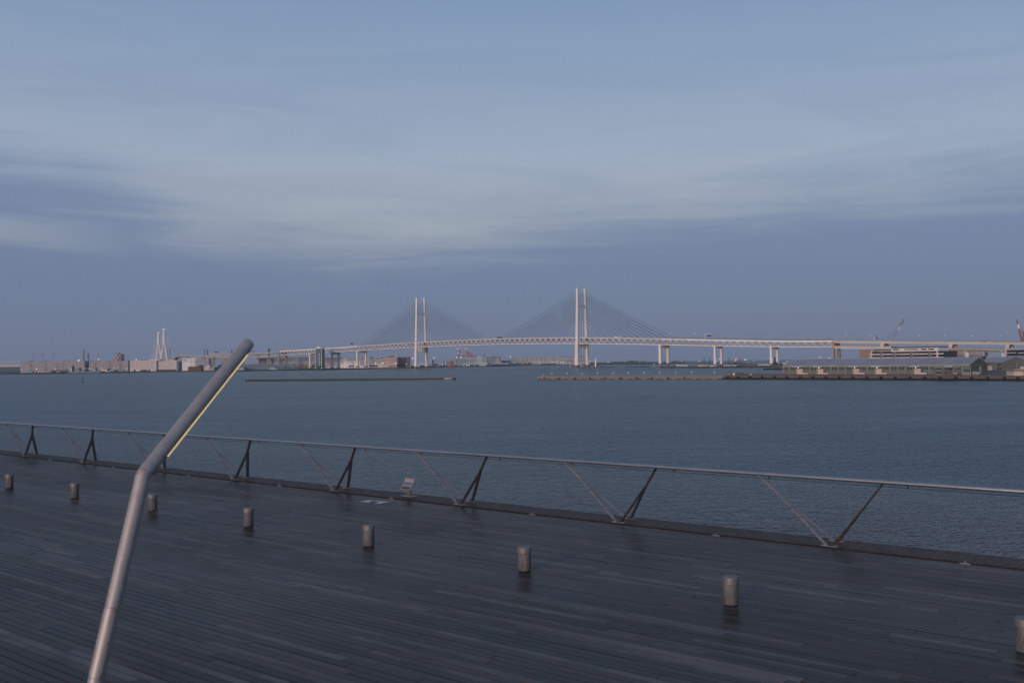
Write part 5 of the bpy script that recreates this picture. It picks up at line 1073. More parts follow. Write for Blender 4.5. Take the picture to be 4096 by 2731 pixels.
# two-storey green annex in front
an = Bld('annex', 'small two-storey green annex in front of the long warehouse', 'building', R7(935, 828), R7(1098, 955), 700, 690, 7, 'green_wall', ZY)
an.part('roof_edge', R7(930, 822), R7(1200, 830), 'green_trim', .3, 7.2)
for yy in (855, 918):
    for x0, x1 in ((968, 1006), (1012, 1050)):
        wn = an.part('window', R7(x0, yy - 12), R7(x1, yy + 12), 'glass_dark', .08, .2); an.part('sill', R7(x0 - 2, yy + 12), R7(x1 + 2, yy + 15), 'white', .2, .1, wn)
fe = an.f; 
for i, (b0, zz) in enumerate(((1.2, 8.4), (3.2, 8.4), (5.2, 8.4), (1.2, 5.0))): MB().box(fe.pt(an.a1 + .05, zz, b0), fe.n * .55, fe.u * .1, up * .6).build('window', 'glass_dark', an.root)
# second and third warehouse behind
g2, f2, L2, _ = gable_house('green_warehouse', 'second green warehouse with grey roof further back at right', 'warehouse', 3925, 905, 4008, 880, 30, ZY, 10.3, 14.7, 'green_wall', 'roof_metal')
gpart(f2, g2, 'door', R7(1765, 800), R7(1850, 870), 'door_pink', .2, .1, ZY + .02)
for yy in (783, 842):
    for x0, x1 in ((1930, 1958), (1964, 1992)): gpart(f2, g2, 'window', R7(x0, yy - 10), R7(x1, yy + 10), 'glass_dark', .15, .1)
gpart(f2, g2, 'downpipe', R7(1911, 758), R7(1914, 870), 'green_trim', .2, .1)
for w_ in (6, 12, 18): MB().box(f2.pt(L2 + .1, 8.6, w_), f2.n * 1.6, f2.u * .12, up * .35).build('gable_window', 'wh_dark', g2)
g3, f3, L3, _ = gable_house('green_warehouse', 'third green warehouse gable at the right picture edge', 'warehouse', 4040, 960, 4084, 935, 30, ZY, 10.6, 14.6, 'green_wall', 'roof_metal')
g4, f4, L4, _ = gable_house('long_roof', 'long grey roof behind the second warehouse reaching the right edge', 'warehouse', 3990, 1010, 4180, 960, 30, ZY, 11, 15.6, 'green_wall', 'roof_metal')
ht = Bld('gatehouse', 'small flat-roofed cream gatehouse at the right edge of the wharf', 'building', R7(2218, 880), R7(2345, 945), 672, 660, 6, 'wh_cream', ZY); ht.part('roof', R7(2212, 852), R7(2356, 882), 'wh_brown', .5, 6.5)
for x0, x1 in ((2232, 2250), (2278, 2296)): ht.part('window', R7(x0, 898), R7(x1, 922), 'glass_dark', .1, .1)
bt = Bld('white_boat', 'white boat hull standing on shore behind the cream gatehouse', 'boat', R7(2180, 846), R7(2250, 882), 760, 755, 4, 'ship_white', ZY + 1.2, wallname='hull'); bt.part('cabin', R7(2290, 815), R7(2352, 850), 'ship_white', -.2, 3); bt.part('canopy', R7(2178, 836), R7(2235, 847), 'wh_dark', .3, 4)
bx = Bld('store_box', 'small pale store box beside the gable of the long green warehouse', 'shed', R7(1530, 885), R7(1590, 935), 716, 712, 3, 'green_trim', ZY); bx.part('roof', R7(1526, 876), R7(1594, 887), 'dark_trim', .3, 3.3)
wl = Bld('brick_wall', 'low dark wall between the warehouses on the wharf', 'wall', R7(1765, 875), R7(2000, 912), 840, 820, 1, 'brick', ZY)
fc = Bld('steel_fence', 'grey sheet fence beside the gable of the long warehouse', 'fence', R7(1378, 900), R7(1505, 945), 708, 700, .4, 'concrete_grey', ZY)
gp = thing('flood_lamp', 'pale lamp pole with crossbar near the right warehouses', 'lamp', V3((P(*R7(2238, 830), 850).x, 850, ZY))); MB().tube(V3((P(*R7(2238, 830), 850).x, 850, ZY)), P(*R7(2238, 775), 850), .16, .12, 6).build('pole', 'concrete_grey', gp); MB().beam(P(*R7(2222, 775), 850), P(*R7(2256, 775), 850), .25, .3).build('crossbar', 'wh_mid', gp)
hut = Bld('pump_hut', 'low dark flat hut with white door on the wharf end', 'hut', R5(1702, 708), R5(1850, 748), 832, 815, 6, 'pier_dark', 3.26)
hut.part('door', R5(1788, 712), R5(1812, 745), 'white', .12, .1, ground=True)
for xx in (1720, 1738): hut.part('window', R5(xx - 4, 718), R5(xx + 4, 728), 'white', .1, .1)
mb = MB()
for q in range(6): a, z = hut.f.q(*R5(1705 + q * 27, 708)); mb.beam(hut.f.pt(a, z, 1), hut.f.pt(a, z + .9, 1), .06, .06)
mb.build('roof_rail', 'dark_trim', hut.root)
wp = Bld('concrete_post', 'single pale concrete block standing on the wharf end', 'block', R5(2012, 718), R5(2038, 748), 800, 799, 1.2, 'concrete', 3.26)
rk = Bld('parapet_wall', 'low black parapet wall along the back of the wharf end', 'wall', ZQ(1020, 497), ZQ(2270, 470), 865, 850, .6, 'dark_trim', 3.26)
fe_ = thing('wire_fence', 'thin wire fence before the end of the long green warehouse', 'fence', P(*ZQ(2130, 470), 835))
ff = Fac(ZQ(1930, 0)[0], 850, ZQ(2265, 0)[0], 826, 1495); mb = MB(); 
for q in range(7):
    a = ff.len * q / 6; MB().beam(ff.pt(a, ZY), ff.pt(a, ZY + 2.2), .09, .09).build('post', 'concrete_grey', fe_)
for zz in (.7, 1.4, 2.1): mb.beam(ff.pt(0, ZY + zz), ff.pt(ff.len, ZY + zz), .05, .05)
mb.build('wires', 'concrete_grey', fe_)
# black-hulled vessel and dark jetty behind the warehouse corner
jt = thing('jetty', 'short dark jetty left of the green warehouse corner', 'jetty', (G(3090, 1479).x, G(3090, 1479).y, 0)); a, b = G(*ZQ(1618, 325)), G(*ZQ(2500, 325))
MB().hexa([a - up, b - up, b + V3((4, 8, -1)), a + V3((4, 8, -1)), a + up * 2.1, b + up * 2.1, b + V3((4, 8, 2.1)), a + V3((4, 8, 2.1))]).build('wall', 'quay_dark', jt); MB().box((a + b) / 2 + up * .4 + V3((-.3, -.4, 0)), (b - a) / 2, V3((.15, .2, 0)), up * .5).build('waterline_band', 'wet_black', jt)
vs_ = thing('moored_ship', 'bow of a black-hulled ship behind the green warehouse', 'ship', G(*ZQ(2240, 300)))
p = G(*ZQ(2225, 270)); MB().prism([V3((p.x - 3, p.y, 6.8)), V3((p.x + 4, p.y, .2)), V3((p.x + 40, p.y - 34, .2)), V3((p.x + 40, p.y - 34, 6.0))], (3, 3.4, 0)).build('hull', 'hull_dark', vs_); MB().box((p.x + 14, p.y - 8, 7.4), (10, -9, 0), (1.4, 1.5, 0), (0, 0, .7)).build('deckhouse', 'ship_white', vs_); MB().tube((p.x + 10, p.y - 6, 6), (p.x + 10, p.y - 6, 15.5), .18, .1, 6).build('mast', 'white', vs_)
# white-banded terminal buildings behind the warehouses
def band_building(label, pA, pB, YA, YB, zf, gaps, name='parking_terminal'):
    b = Bld(name, label, 'building', pA, pB, YA, YB, 45, 'band_dark', 3.2); return b
W1 = band_building('dark terminal building with white balcony bands behind the long warehouse', ZW(950, 812), ZX(1820, 660), 1150, 1090, ZW, None)
f = W1.f
W1.part('top_band', ZW(1165, 762), ZX(1880, 218), 'white_wall', 1.0, .2)
W1.part('corner_post', ZW(918, 775), ZW(952, 1080), 'white_wall', 1.2, .5, ground=True); W1.part('corner_post', ZX(1815, 140), ZX(1885, 640), 'white_wall', 1.2, .5, ground=True)
W1.part('corner_beam', ZW(918, 775), ZW(978, 815), 'white_wall', 1.1, .3)
segs = [(ZW(858, 0)[0], ZW(1303, 0)[0]), (ZW(1412, 0)[0], ZW(1520, 0)[0]), (ZW(1548, 0)[0], ZW(1858, 0)[0]), (ZW(1968, 0)[0], ZW(2062, 0)[0]), (ZW(2095, 0)[0], ZX(45, 0)[0]), (ZX(215, 0)[0], ZX(385, 0)[0]), (ZX(410, 0)[0], ZX(1250, 0)[0]), (ZX(1430, 0)[0], ZX(1630, 0)[0]), (ZX(1650, 0)[0], ZX(2285, 0)[0])]
def lin(x, x0, y0, x1, y1): return y0 + (y1 - y0) * (x - x0) / (x1 - x0)
xs0, xs1 = ZW(858, 0)[0], ZX(2285, 0)[0]
for x0, x1 in segs:
    for (yA0, yA1, yB0, yB1) in ((ZW(0, 917)[1], ZW(0, 960)[1], ZX(0, 378)[1], ZX(0, 440)[1]), (ZW(0, 1060)[1], ZW(0, 1092)[1], ZX(0, 622)[1], ZX(0, 700)[1])):
        W1.part('balcony_band', (x0, lin((x0 + x1) / 2, xs0, yA0, xs1, yB0)), (x1, lin((x0 + x1) / 2, xs0, yA1, xs1, yB1)), 'white_wall', 1.6, .2)
for x in [ZW(1355, 0)[0], ZW(1913, 0)[0], ZX(130, 0)[0], ZX(1340, 0)[0]]: W1.part('stair_bay', (x - 4, 1409), (x + 4, 1434), 'wh_slate', .4, .1)
mb = MB()
for i in range(7): a0, a1, z0, z1 = f.rect(*ZX(410 + i * 122, 170), *ZX(455 + i * 122, 212)); f.slab(mb, a0, a1, z0, z1, 1.15, -1.0)
mb.build('lettering', 'wh_brown', W1.root)
W2 = Bld('roof_storey', 'pale upper storey with dark windows on the banded terminal building', 'building', ZW(1770, 628), ZX(1910, 150), 1190, 1140, 20, 'white_wall', 20.5)
for p0, p1 in ((ZW(1845, 702), ZW(2095, 750)), (ZW(2320, 702), ZX(525, 150)), (ZX(750, 70), ZX(1105, 148)), (ZX(1225, 65), ZX(1620, 145))): W2.part('window', p0, p1, 'band_dark', .4, .1)
W2.part('roof_edge', ZW(1770, 608), ZX(1910, 18), 'dark_trim', .6, 20)
W3 = Bld('terminal_building', 'second white-banded terminal building cut by the right edge', 'building', R7(2068, 545), R7(2500, 662), 1060, 1010, 30, 'band_dark', 3.2)
W3.part('top_band', R7(2062, 530), R7(2500, 548), 'white_wall', 1, .2); W3.part('corner_post', R7(2062, 530), R7(2076, 660), 'white_wall', 1.2, .4, ground=True)
for x0, x1 in ((2040, 2225), (2285, 2500)): W3.part('balcony_band', R7(x0, 590), R7(x1, 604), 'white_wall', 1.6, .2); W3.part('balcony_band', R7(x0, 646), R7(x1, 660), 'white_wall', 1.6, .2)
Bld('silo_block', 'tall plain beige block left of the banded terminal building', 'building', R6(1712, 535), R6(1960, 690), 1320, 1300, 40, 'wh_brown', 3.2)
bb = Bld('silo_block', 'wide plain beige block under the low ramp', 'building', R7(1105, 560), R7(1680, 650), 1560, 1530, 40, 'concrete', 3.2); bb.part('dark_base', R7(1105, 630), R7(1680, 662), 'wh_slate', .5, .1)
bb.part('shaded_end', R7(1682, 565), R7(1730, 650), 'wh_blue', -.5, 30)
fs_ = Bld('far_shed', 'faint pale sheds on the horizon under the low ramp', 'shed', R7(1740, 628), R7(1960, 660), 2600, 2600, 30, 'wh_grey', 3)
# clutter on the quay under the right viaduct
Bld('panel_fence', 'row of white hoarding panels on the quay under the right viaduct', 'fence', R5(1035, 606), R5(1182, 626), 1900, 1840, .6, 'wh_white', 3.0)
for i, (x0, x1, y0, m, lb) in enumerate(((1185, 1260, 602, 'wh_brown', 'brown earth mound beside the white hoarding'), (1262, 1310, 604, 'wh_salmon_dark', 'reddish earth mound on the bridge quay'))):
    f = Fac(R5(x0, 0)[0], 1860, R5(x1, 0)[0], 1835, 1462); mb = MB(); zz = f.q(*R5((x0 + x1) / 2, y0))[1]
    mb.lathe(f.pt(f.len / 2, 3.0, 6), [(f.len * .55, 0), (f.len * .46, (zz - 3) * .5), (f.len * .30, (zz - 3) * .9), (.4, zz - 3)], 12); tag(mb.build('earth_mound', m, smooth=True), lb, 'mound')
for x0, x1, y0, y1, m, lb in ((1312, 1395, 600, 617, 'wh_cream', 'yellowish machine shed on the bridge quay'), (1398, 1530, 606, 620, 'wh_white', 'long white flat shed left of the flared pier'), (1650, 1700, 602, 618, 'wh_cream', 'cream flat shed right of the flared pier'), (1705, 1785, 598, 612, 'wh_pink', 'pinkish flat shed on the bridge quay'), (2120, 2280, 585, 610, 'wh_mid', 'low grey sheds left of the second flared pier')):
    q = Bld('flat_shed', lb, 'shed', R5(x0, y0), R5(x1, y1), 1790, 1770, 8, m, 3.0); q.part('roof_edge', R5(x0 - 2, y0 - 1), R5(x1 + 2, y0 + 2), 'wh_dark', .4, 8.2)
for i, x in enumerate((1400, 1476, 1734)):
    q = thing('twin_poles', ('left', 'middle', 'right')[i] + ' of three pairs of tall thin dark poles on the bridge quay', 'poles', (P(*R5(x, 600), 1780).x, 1780, 3))
    for dx in (-5, 6): MB().tube((P(*R5(x + dx, 600), 1780).x, 1780, 3), P(*R5(x + dx, 498), 1780), .3, .25, 6).build('pole', 'cable', q)
q = thing('blue_crane', 'slim dark blue crane behind the second flared pier', 'crane', (P(*R6(395, 760), 1700).x, 1700, 3)); MB().beam((P(*R6(400, 760), 1700).x, 1700, 3), P(*R6(388, 665), 1700), 2.4, 2.0).build('jib', 'hull_dark', q); MB().box(P(*R6(402, 755), 1700), (3, 0, 0), (0, 2, 0), (0, 0, 2)).build('cab', 'hull_dark', q)
for i in range(22):
    x = R5(935 + i * 65, 0)[0]; fr2 = on_front([G(a, b) for a, b in bf], x)
    if fr2:
        p, dd, n2 = fr2; MB().box(p + n2 * .4 + up * 1.5, dd * 1.4, n2 * .4, up * .9).build('fender', 'rubber', bq)
for i in range(16):
    x = ZM(1000 + i * 147 * .7, 0)[0]; fr2 = on_front([G(a, b) for a, b in lf], x)
    if fr2: p, dd, n2 = fr2; MB().box(p + n2 * .4 + up * 1.7, dd * 1.0, n2 * .4, up * 1.0).build('fender', 'rubber', lq)

# ------------------------------------------------------------------ trees and shrubs of the far banks
def tree_proto(seed, h, rx, rz, leafm, n=170, trunk=.35):
    rnd = random.Random(seed); t = MB(); t.tube((0, 0, 0), (0, 0, h * .5), .35 * h / 9, .2 * h / 9, 7)
    for k in range(5): an = rnd.uniform(0, 6.28); t.tube((0, 0, h * .4), (math.cos(an) * rx * .6, math.sin(an) * rx * .6, h * rnd.uniform(.6, .85)), .12 * h / 9, .05, 5)
    c = MB(); lobes = [(rnd.uniform(-.5, .5) * rx, rnd.uniform(-.5, .5) * rx, h * trunk + (h * (1 - trunk)) * rnd.uniform(.25, .8), rnd.uniform(.45, .7)) for _ in range(7)]
    for i in range(n):
        lx, ly, lz, ls = rnd.choice(lobes); v = V3((rnd.gauss(0, 1), rnd.gauss(0, 1), rnd.gauss(0, 1))).normalized() * (rnd.random() ** .35)
        p = V3((lx + v.x * rx * ls, ly + v.y * rx * ls, lz + v.z * rz * ls)); s = rnd.uniform(.35, .8) * h / 9
        a = V3((rnd.gauss(0, 1), rnd.gauss(0, 1), rnd.gauss(0, 1))).normalized(); b = a.orthogonal().normalized(); e = a.cross(b)
        c.add([p - b * s, p + e * s * .7, p + b * s, p - e * s * .7], [(0, 1, 2, 3)])
    return t, c, leafm
PROT = []
for sd_, h, rx, rz, lm in ((1, 9, 4.2, 4.0, 'leaf_dark'), (2, 7, 5.0, 3.2, 'leaf_dark'), (3, 10, 3.6, 4.6, 'leaf_dark'), (4, 12, 6.5, 5.0, 'leaf_far')):
    t, c, lm = tree_proto(sd_, h, rx, rz, lm); PROT.append((t, c, lm, h))
PO = {}
def tree(kind, label, group, px, ytop, Y, zb=2.6, wscale=1.0):
    t, c, lm, h = PROT[kind]; p = P(px, ytop, Y); s = max(.3, (p.z - zb) / h)
    loc = V3((p.x, Y, zb))
    if kind not in PO:
        r = thing('tree', label, 'tree', loc, group); o_ = ORG[r.name].copy(); ORG[r.name] = V3((0, 0, 0))
        t.build('trunk', 'bark', r); c.build('crown', lm, r); ORG[r.name] = o_; PO[kind] = r
    else:
        r = copy_tree(PO[kind], None, loc, label)
    r['group'] = group
    r.location = loc; r.scale = (s * wscale, s * wscale, s); r.rotation_euler = (0, 0, random.uniform(0, 6.28))
rnd = random.Random(21)
lb = ('dark shrub tree in the row before the long blue-grey shed', 'shrub trees before the long shed')
for i in range(16): tree(i % 3, *lb, ZP(820 + i * 52, 0)[0] if i < 8 else ZS(60 + (i - 8) * 190, 0)[0], rnd.uniform(1468, 1473.5) if i < 8 else rnd.uniform(1466, 1471), 2600 + rnd.uniform(-5, 12), wscale=1.5)
lb = ('dark round tree left of the slanted lamp post', 'trees left of the lamp post')
for x, y in ((868, 1466), (878, 1460), (890, 1456), (905, 1462)): tree(1, *lb, x, y, 2610)
lb = ('dark round shrub at the foot of the glass lift tower', 'shrubs at the lift tower')
for x, y in (ZE(470, 1130), ZE(20, 1120), ZE(340, 1150), ZS(1840, 665)): tree(1, *lb, x, y, 2630, wscale=1.3)
lb = ('dark tree between the left end pier and the pink building', 'trees before the grey and white warehouses')
for x, y in [ZM(v, 575 + rnd.uniform(0, 25)) for v in (-20, 60, 110, 590, 800, 860, 920, 990, 1050)] : tree(rnd.choice((0, 1, 2)), *lb, x, y, 2790 + rnd.uniform(0, 20), wscale=1.2)
lb = ('dark tree before the pink and brown buildings', 'trees before the pink and brown buildings')
for x, y in [ZM(v, yy) for v, yy in ((1560, 612), (1620, 612), (1690, 605), (1760, 612), (1860, 570), (1920, 560), (1970, 578), (2030, 575), (2090, 555), (2140, 580))]: tree(rnd.choice((0, 1, 2)), *lb, x, y, 2815, wscale=1.3)
lb = ('tree on the far green headland', 'trees on the far headland')
for x, y in (R5(60, 560), R5(400, 541), R5(440, 543), R5(630, 547), R5(868, 553), R5(895, 556), R5(985, 546), R5(1020, 541), R5(1045, 547), R5(1130, 543), R5(1140, 552), R5(200, 556), R5(710, 560)): tree(3, *lb, x, y, 3640, 2.2, 1.1)
lb = ('low dark bush on the quay under the right viaduct', 'bushes on the bridge quay')
for i in range(15): tree(i % 3, *lb, R5(1800 + i * 33, 0)[0], R5(0, rnd.uniform(575, 592))[1], 1800, 3.0, 1.1)
tree(1, 'dark bushy tree beside the small two-storey green annex', None, R7(1150, 0)[0], R7(0, 880)[1], 697, ZY, 1.6)
if 'group' in bpy.data.objects: pass

# green channel buoy
b0 = G(*ZB(592, 1160)); g = thing('channel_buoy', 'dark green channel buoy floating at left in the harbour', 'buoy', (b0.x, b0.y, 0))
zt2 = P(*ZB(583, 870), b0.y).z; s = zt2 / 8.0
MB().lathe(b0 - up * .5, [(1.0 * s, 0), (1.5 * s, .4 * s), (1.55 * s, 1.1 * s), (.9 * s, 1.7 * s)], 20).build('float', 'sea_green', g, smooth=True)
for q in range(4):
    t = math.pi / 4 + q * math.pi / 2; MB().beam(b0 + V3((math.cos(t) * .85 * s, math.sin(t) * .85 * s, 1.0 * s)), b0 + V3((math.cos(t) * .5 * s, math.sin(t) * .5 * s, 4.9 * s)), .16 * s, .16 * s).build('strut', 'sea_green', g)
MB().lathe(b0 + up * 4.2 * s, [(.6 * s, 0), (.6 * s, .7 * s), (1.1 * s, .95 * s), (1.1 * s, 1.1 * s), (.3 * s, 1.3 * s), (.25 * s, 2.4 * s)], 14).build('lantern_house', 'sea_green', g, smooth=True)
MB().ball(b0 + up * 7.4 * s, .42 * s, 10, 8).build('topmark', 'hull_dark', g, smooth=True)
# ------------------------------------------------------------------ timber deck
DA = math.radians(-39.7); du = V3((math.cos(DA), math.sin(DA), 0)); dw = V3((-du.y, du.x, 0))
S_ = 4096 / 2352
D0 = G(1425 * S_, 1204 * S_, ZD); D0.z = 0
def D(u_, w_, z=0.0): return D0 + du * u_ + dw * w_ + V3((0, 0, ZD + z))
PITCHW = 0.132; PWID = 0.1195; PTH = 0.03
deck = MB(); deck.hexa([D(-60, -40, -.9), D(40, -40, -.9), D(40, .62, -.9), D(-60, .62, -.9), D(-60, -40, -PTH - .012), D(40, -40, -PTH - .012), D(40, .62, -PTH - .012), D(-60, .62, -PTH - .012)])
deck = structure(deck.build('timber_deck', 'gap_black', origin=D(0, -8, -.9)))
structure(MB().hexa([D(-60, -40, -16), D(40, -40, -16), D(40, .3, -16), D(-60, .3, -16), D(-60, -40, -.9), D(40, -40, -.9), D(40, .3, -.9), D(-60, .3, -.9)]).build('pier_wall', 'concrete_grey'))
rnd = random.Random(77); planks = []
row = 0; w_ = -0.06 - PWID / 2
while w_ > -21:
    u_ = -42 + rnd.uniform(-3, 0)
    while u_ < 20:
        ln = rnd.choice((1.2, 1.8, 2.4, 2.4, 3.0, 3.6, 3.6))
        planks.append((u_ + ln / 2, w_, ln - .006, rnd.uniform(-.003, .002), rnd.uniform(-.006, .006))); u_ += ln
    w_ -= PITCHW; row += 1
def score(p):
    c = D(p[0], p[1]); x, y, dd = proj(c)
    if dd < 1: return 0
    vis = 1.0 if (-100 < x < 4196 and y < 2900) else .01
    return vis * p[2] / dd ** 3
planks.sort(key=score, reverse=True)
um = bpy.data.meshes.new('plank'); um.from_pydata([(x, y, z) for z in (-.5, .5) for (x, y) in ((-.5, -.5), (.5, -.5), (.5, .5), (-.5, .5))], [], [(3, 2, 1, 0), (4, 5, 6, 7), (0, 1, 5, 4), (1, 2, 6, 5), (2, 3, 7, 6), (3, 0, 4, 7)]); um.materials.append(MATS['plank_wood'])
for uu, ww, ln, dz, tl in planks[:300]:
    o = bpy.data.objects.new('plank', um); COL.objects.link(o); o.parent = deck
    o.location = D(uu, ww, dz - PTH / 2) - ORG[deck.name]; o.rotation_euler = (tl * 2.0, 0, DA); o.scale = (ln, PWID, PTH)
mb = MB()
for uu, ww, ln, dz, tl in planks[300:]:
    c = D(uu, ww, dz - PTH / 2); mb.box(c, du * ln / 2, dw * PWID / 2 + up * tl * PWID, up * PTH / 2)
mb.build('more_planks', 'plank_wood', deck, kind='stuff')

# railing with leaning A-shaped stays and wire net
rail = thing('railing', 'steel railing with leaning A-shaped stays and wire net along the deck edge', 'railing', D(-10, .25, 0))
U0, U1 = -45, 16
MB().tube(D(U0, -.07, 1.207), D(U1, -.07, 1.207), .033, n=16).build('handrail', 'steel_rail', rail, smooth=True)
MB().tube(D(U0, -.095, 1.135), D(U1, -.095, 1.135), .005, n=6).build('top_wire', 'steel_dark', rail)
MB().hexa([D(U0, .05, -.06), D(U1, .05, -.06), D(U1, .64, -.06), D(U0, .64, -.06), D(U0, .05, .015), D(U1, .05, .015), D(U1, .64, .035), D(U0, .64, .035)]).build('edge_strip', 'kerb_strip', rail)
MB().hexa([D(U0, .64, -.5), D(U1, .64, -.5), D(U1, .70, -.5), D(U0, .70, -.5), D(U0, .64, .04), D(U1, .64, .04), D(U1, .70, .04), D(U0, .70, .04)]).build('edge_board', 'kerb_strip', rail)
PP = 4.371
def stay(u_base, u_top, m, nm):
    top = D(u_top, -.07, 1.185); split = 0.30
    s = MB(); bf_, bb_ = D(u_base, .09, .03), D(u_base - .06, .55, .04)
    sp = top + ((bf_ + bb_) / 2 - top) * split
    for b in (bf_, bb_):
        s.beam(sp + (b - sp) * -.02 , b, .092 if nm == 'shaded_stay' else .072, .014, side=dw)
    s.beam(top, sp - (top - sp) * .05, .075 if nm == 'shaded_stay' else .062, .016, side=dw)
    o = s.build(nm, m, rail)
    for b in (bf_, bb_): MB().box(b + up * -.005, du * .085, dw * .04, up * .007).build('base_plate', 'steel_plate', o)
    for q in (.35, .55, .75):
        MB().tube(bf_ + (sp - bf_) * q + dw * -.01, bf_ + (sp - bf_) * q + dw * -.06, .010, n=6).build('clip', 'steel_dark', o)
for k in range(-9, 4):
    ub = k * PP - .05
    stay(ub, ub + .95, 'steel_dark', 'shaded_stay'); stay(ub - .10, ub - 1.27, 'steel_plate', 'skylit_stay')  # same steel; sky light and shade put into the two colours
    MB().box(D(ub + 2.2, -.03, .006), du * .08, dw * .018, up * .005).build('floor_clip', 'steel_plate', rail); MB().tube(D(ub + 2.2, -.03, .008), D(ub + 2.2, -.035, .05), .007, n=6).build('floor_hook', 'steel_plate', rail)
    for q in (1.35, 3.3): MB().beam(D(ub + q, -.07, 1.185), D(ub + q, -.095, 1.13), .03, .014).build('wire_clip', 'steel_dark', rail)
mb = MB(); n0, n1 = D(0, .015, .03) - D(0, 0, 0), D(0, .24, 1.135) - D(0, 0, 0)
def netp(u_, v): return D(u_, -.025 - .072 * v, .03 + 1.105 * v)
def wire(a, b, r=.0013):
    d_ = (b - a).normalized(); s1 = d_.orthogonal().normalized() * r; s2 = d_.cross(s1).normalized() * r
    mb.add([a + s1, a - s1 * .5 + s2 * .87, a - s1 * .5 - s2 * .87, b + s1, b - s1 * .5 + s2 * .87, b - s1 * .5 - s2 * .87], [(0, 1, 4, 3), (1, 2, 5, 4), (2, 0, 3, 5)])
CW = .042; sl = .62
u_ = -36.0
while u_ < 13:
    wire(netp(u_, 0), netp(u_ + sl, 1)); wire(netp(u_ + sl, 0), netp(u_, 1)); u_ += CW
mb.build('wire_net', 'net_wire', rail, kind='stuff')

# information board behind the net
bs = G(1637, 1984, ZD + .05); q = bs - D0; ub, wb = q.dot(du), q.dot(dw)
wb = max(.2, min(.5, wb))
ib = thing('information_board', 'small tilted information board with a bridge photo behind the railing net', 'sign', D(ub, wb, .05))
MB().box(D(ub, wb, .058), du * .19, dw * .09, up * .008).build('base_plate', 'plate_steel', ib)
MB().box(D(ub, wb, .14), du * .05, dw * .025, up * .085).build('post', 'board_back', ib)
bw_, bh = .15, 0.30; tv = (dw * .18 + up * .28).normalized(); nv = du.cross(tv); nv = nv if nv.dot(dw) < 0 else -nv
bc = D(ub - .02, wb - .02, .34)
MB().box(bc, du * (bw_), tv * bh / 2, nv * .012).build('panel', 'board_white', ib)
m = bpy.data.materials.new('board_photo'); m.use_nodes = True; t = m.node_tree; b = t.nodes['Principled BSDF']; tcn = N(t, 'ShaderNodeTexCoord'); sp = N(t, 'ShaderNodeSeparateXYZ'); L(t, tcn.outputs['Generated'], sp.inputs[0])
nz = noise(t, tcn.outputs['Generated'], 7, 5, .6); yv = M(t, 'ADD', sp.outputs[2], M(t, 'MULTIPLY', M(t, 'SUBTRACT', nz, .5), .25))
L(t, ramp(t, yv, [(0, (.03, .02, .03)), (.34, (.05, .035, .05)), (.42, (.24, .20, .24)), (.62, (.22, .22, .32)), (.85, (.05, .08, .20))], 'LINEAR'), b.inputs['Base Color']); b.inputs['Roughness'].default_value = .35; MATS['board_photo'] = m
MB().box(bc - tv * .045 + nv * .0135, du * (bw_ * .90), tv * bh * .32, nv * .003).build('photo', 'board_photo', ib)
mb = MB()
for r_ in range(3):
    for c_ in range(9): mb.box(bc + tv * (.13 - r_ * .022) + du * (-.12 + c_ * .03) + nv * .0135, du * .010, tv * .005, nv * .0015)
mb.build('lettering', 'wh_brown', ib)
# white pictogram painted on the planks
fp = [G(*q, ZD) for q in ((1440.8, 2005.2), (1476, 1999.7), (1559, 2007.9), (1515.6, 2014.7))]
ctr = sum(fp, V3()) / 4; fm = thing('floor_marking', 'white pictogram with lines of lettering painted on the deck near the board', 'floor marking', (ctr.x, ctr.y, ZD))
def fq(a, b, z=.0045): p = fp[0].lerp(fp[3], a).lerp(fp[1].lerp(fp[2], a), b); return V3((p.x, p.y, ZD + z))
def fpoly(mb, pts): 
    vs = [fq(a, b) for a, b in pts]; mb.add(vs + [v + up * .0015 for v in vs], [tuple(range(len(vs)))[::-1], tuple(range(len(vs), 2 * len(vs)))])
mb = MB()
for pts in (((0, 0), (.30, 0), (.30, 1), (0, 1)), ((.30, .72), (1, .62), (1, 1), (.30, 1)), ((.30, 0), (.46, 0), (.40, .30), (.30, .34)), ((.72, 0), (1, 0), (1, .62), (.66, .66), (.78, .30))): fpoly(mb, pts)
mb.build('panel', 'floor_paint', fm)
for b0, a0, a1, nme in ((1.22, .22, 1.05, 'lettering'), (-.22, -.25, .75, 'lettering')):
    mb = MB(); n = 11
    for i in range(n):
        a = a0 + (a1 - a0) * i / n; wd = (a1 - a0) / n * .62; fpoly(mb, ((a, b0), (a + wd, b0), (a + wd, b0 + .10), (a, b0 + .10)))
    mb.build(nme, 'floor_paint', fm)

# bollard lights
BP = [(22, 1121), (172, 1144), (351, 1173), (571, 1209), (847, 1254), (1205, 1311), (1679, 1389), (2356, 1498)]
BL = ['steel bollard at the far left end of the row', 'second steel bollard from the left in the row', 'steel bollard just right of the slanted lamp post', 'fourth steel bollard from the left in the row', 'steel bollard in the row nearest the floor pictogram',
      'steel bollard right of the picture middle, third from the right', 'steel bollard second from the right with brownish cap', 'nearest steel bollard cut by the right picture edge']
pts = [G(x * S_, y * S_, ZD) for x, y in BP]
pr = thing('bollard', BL[0], 'bollard', pts[0], 'steel bollards in a row along the deck'); o = pts[0]
MB().lathe(o, [(.088, 0), (.088, .025)], 28).build('foot_gap', 'gap_black', pr)
MB().lathe(o + up * .022, [(.098, 0), (.101, .004), (.101, .263), (.098, .265)], 32).build('body', 'bollard_steel', pr, smooth=True)
MB().lathe(o + up * .287, [(.103, 0), (.110, .004), (.110, .090), (.106, .096), (.06, .099), (.001, .100)], 32).build('cap', 'bollard_cap', pr, smooth=True)
for p, lbl in zip(pts[1:], BL[1:]): copy_tree(pr, None, p, lbl, rotz=random.uniform(0, 6))

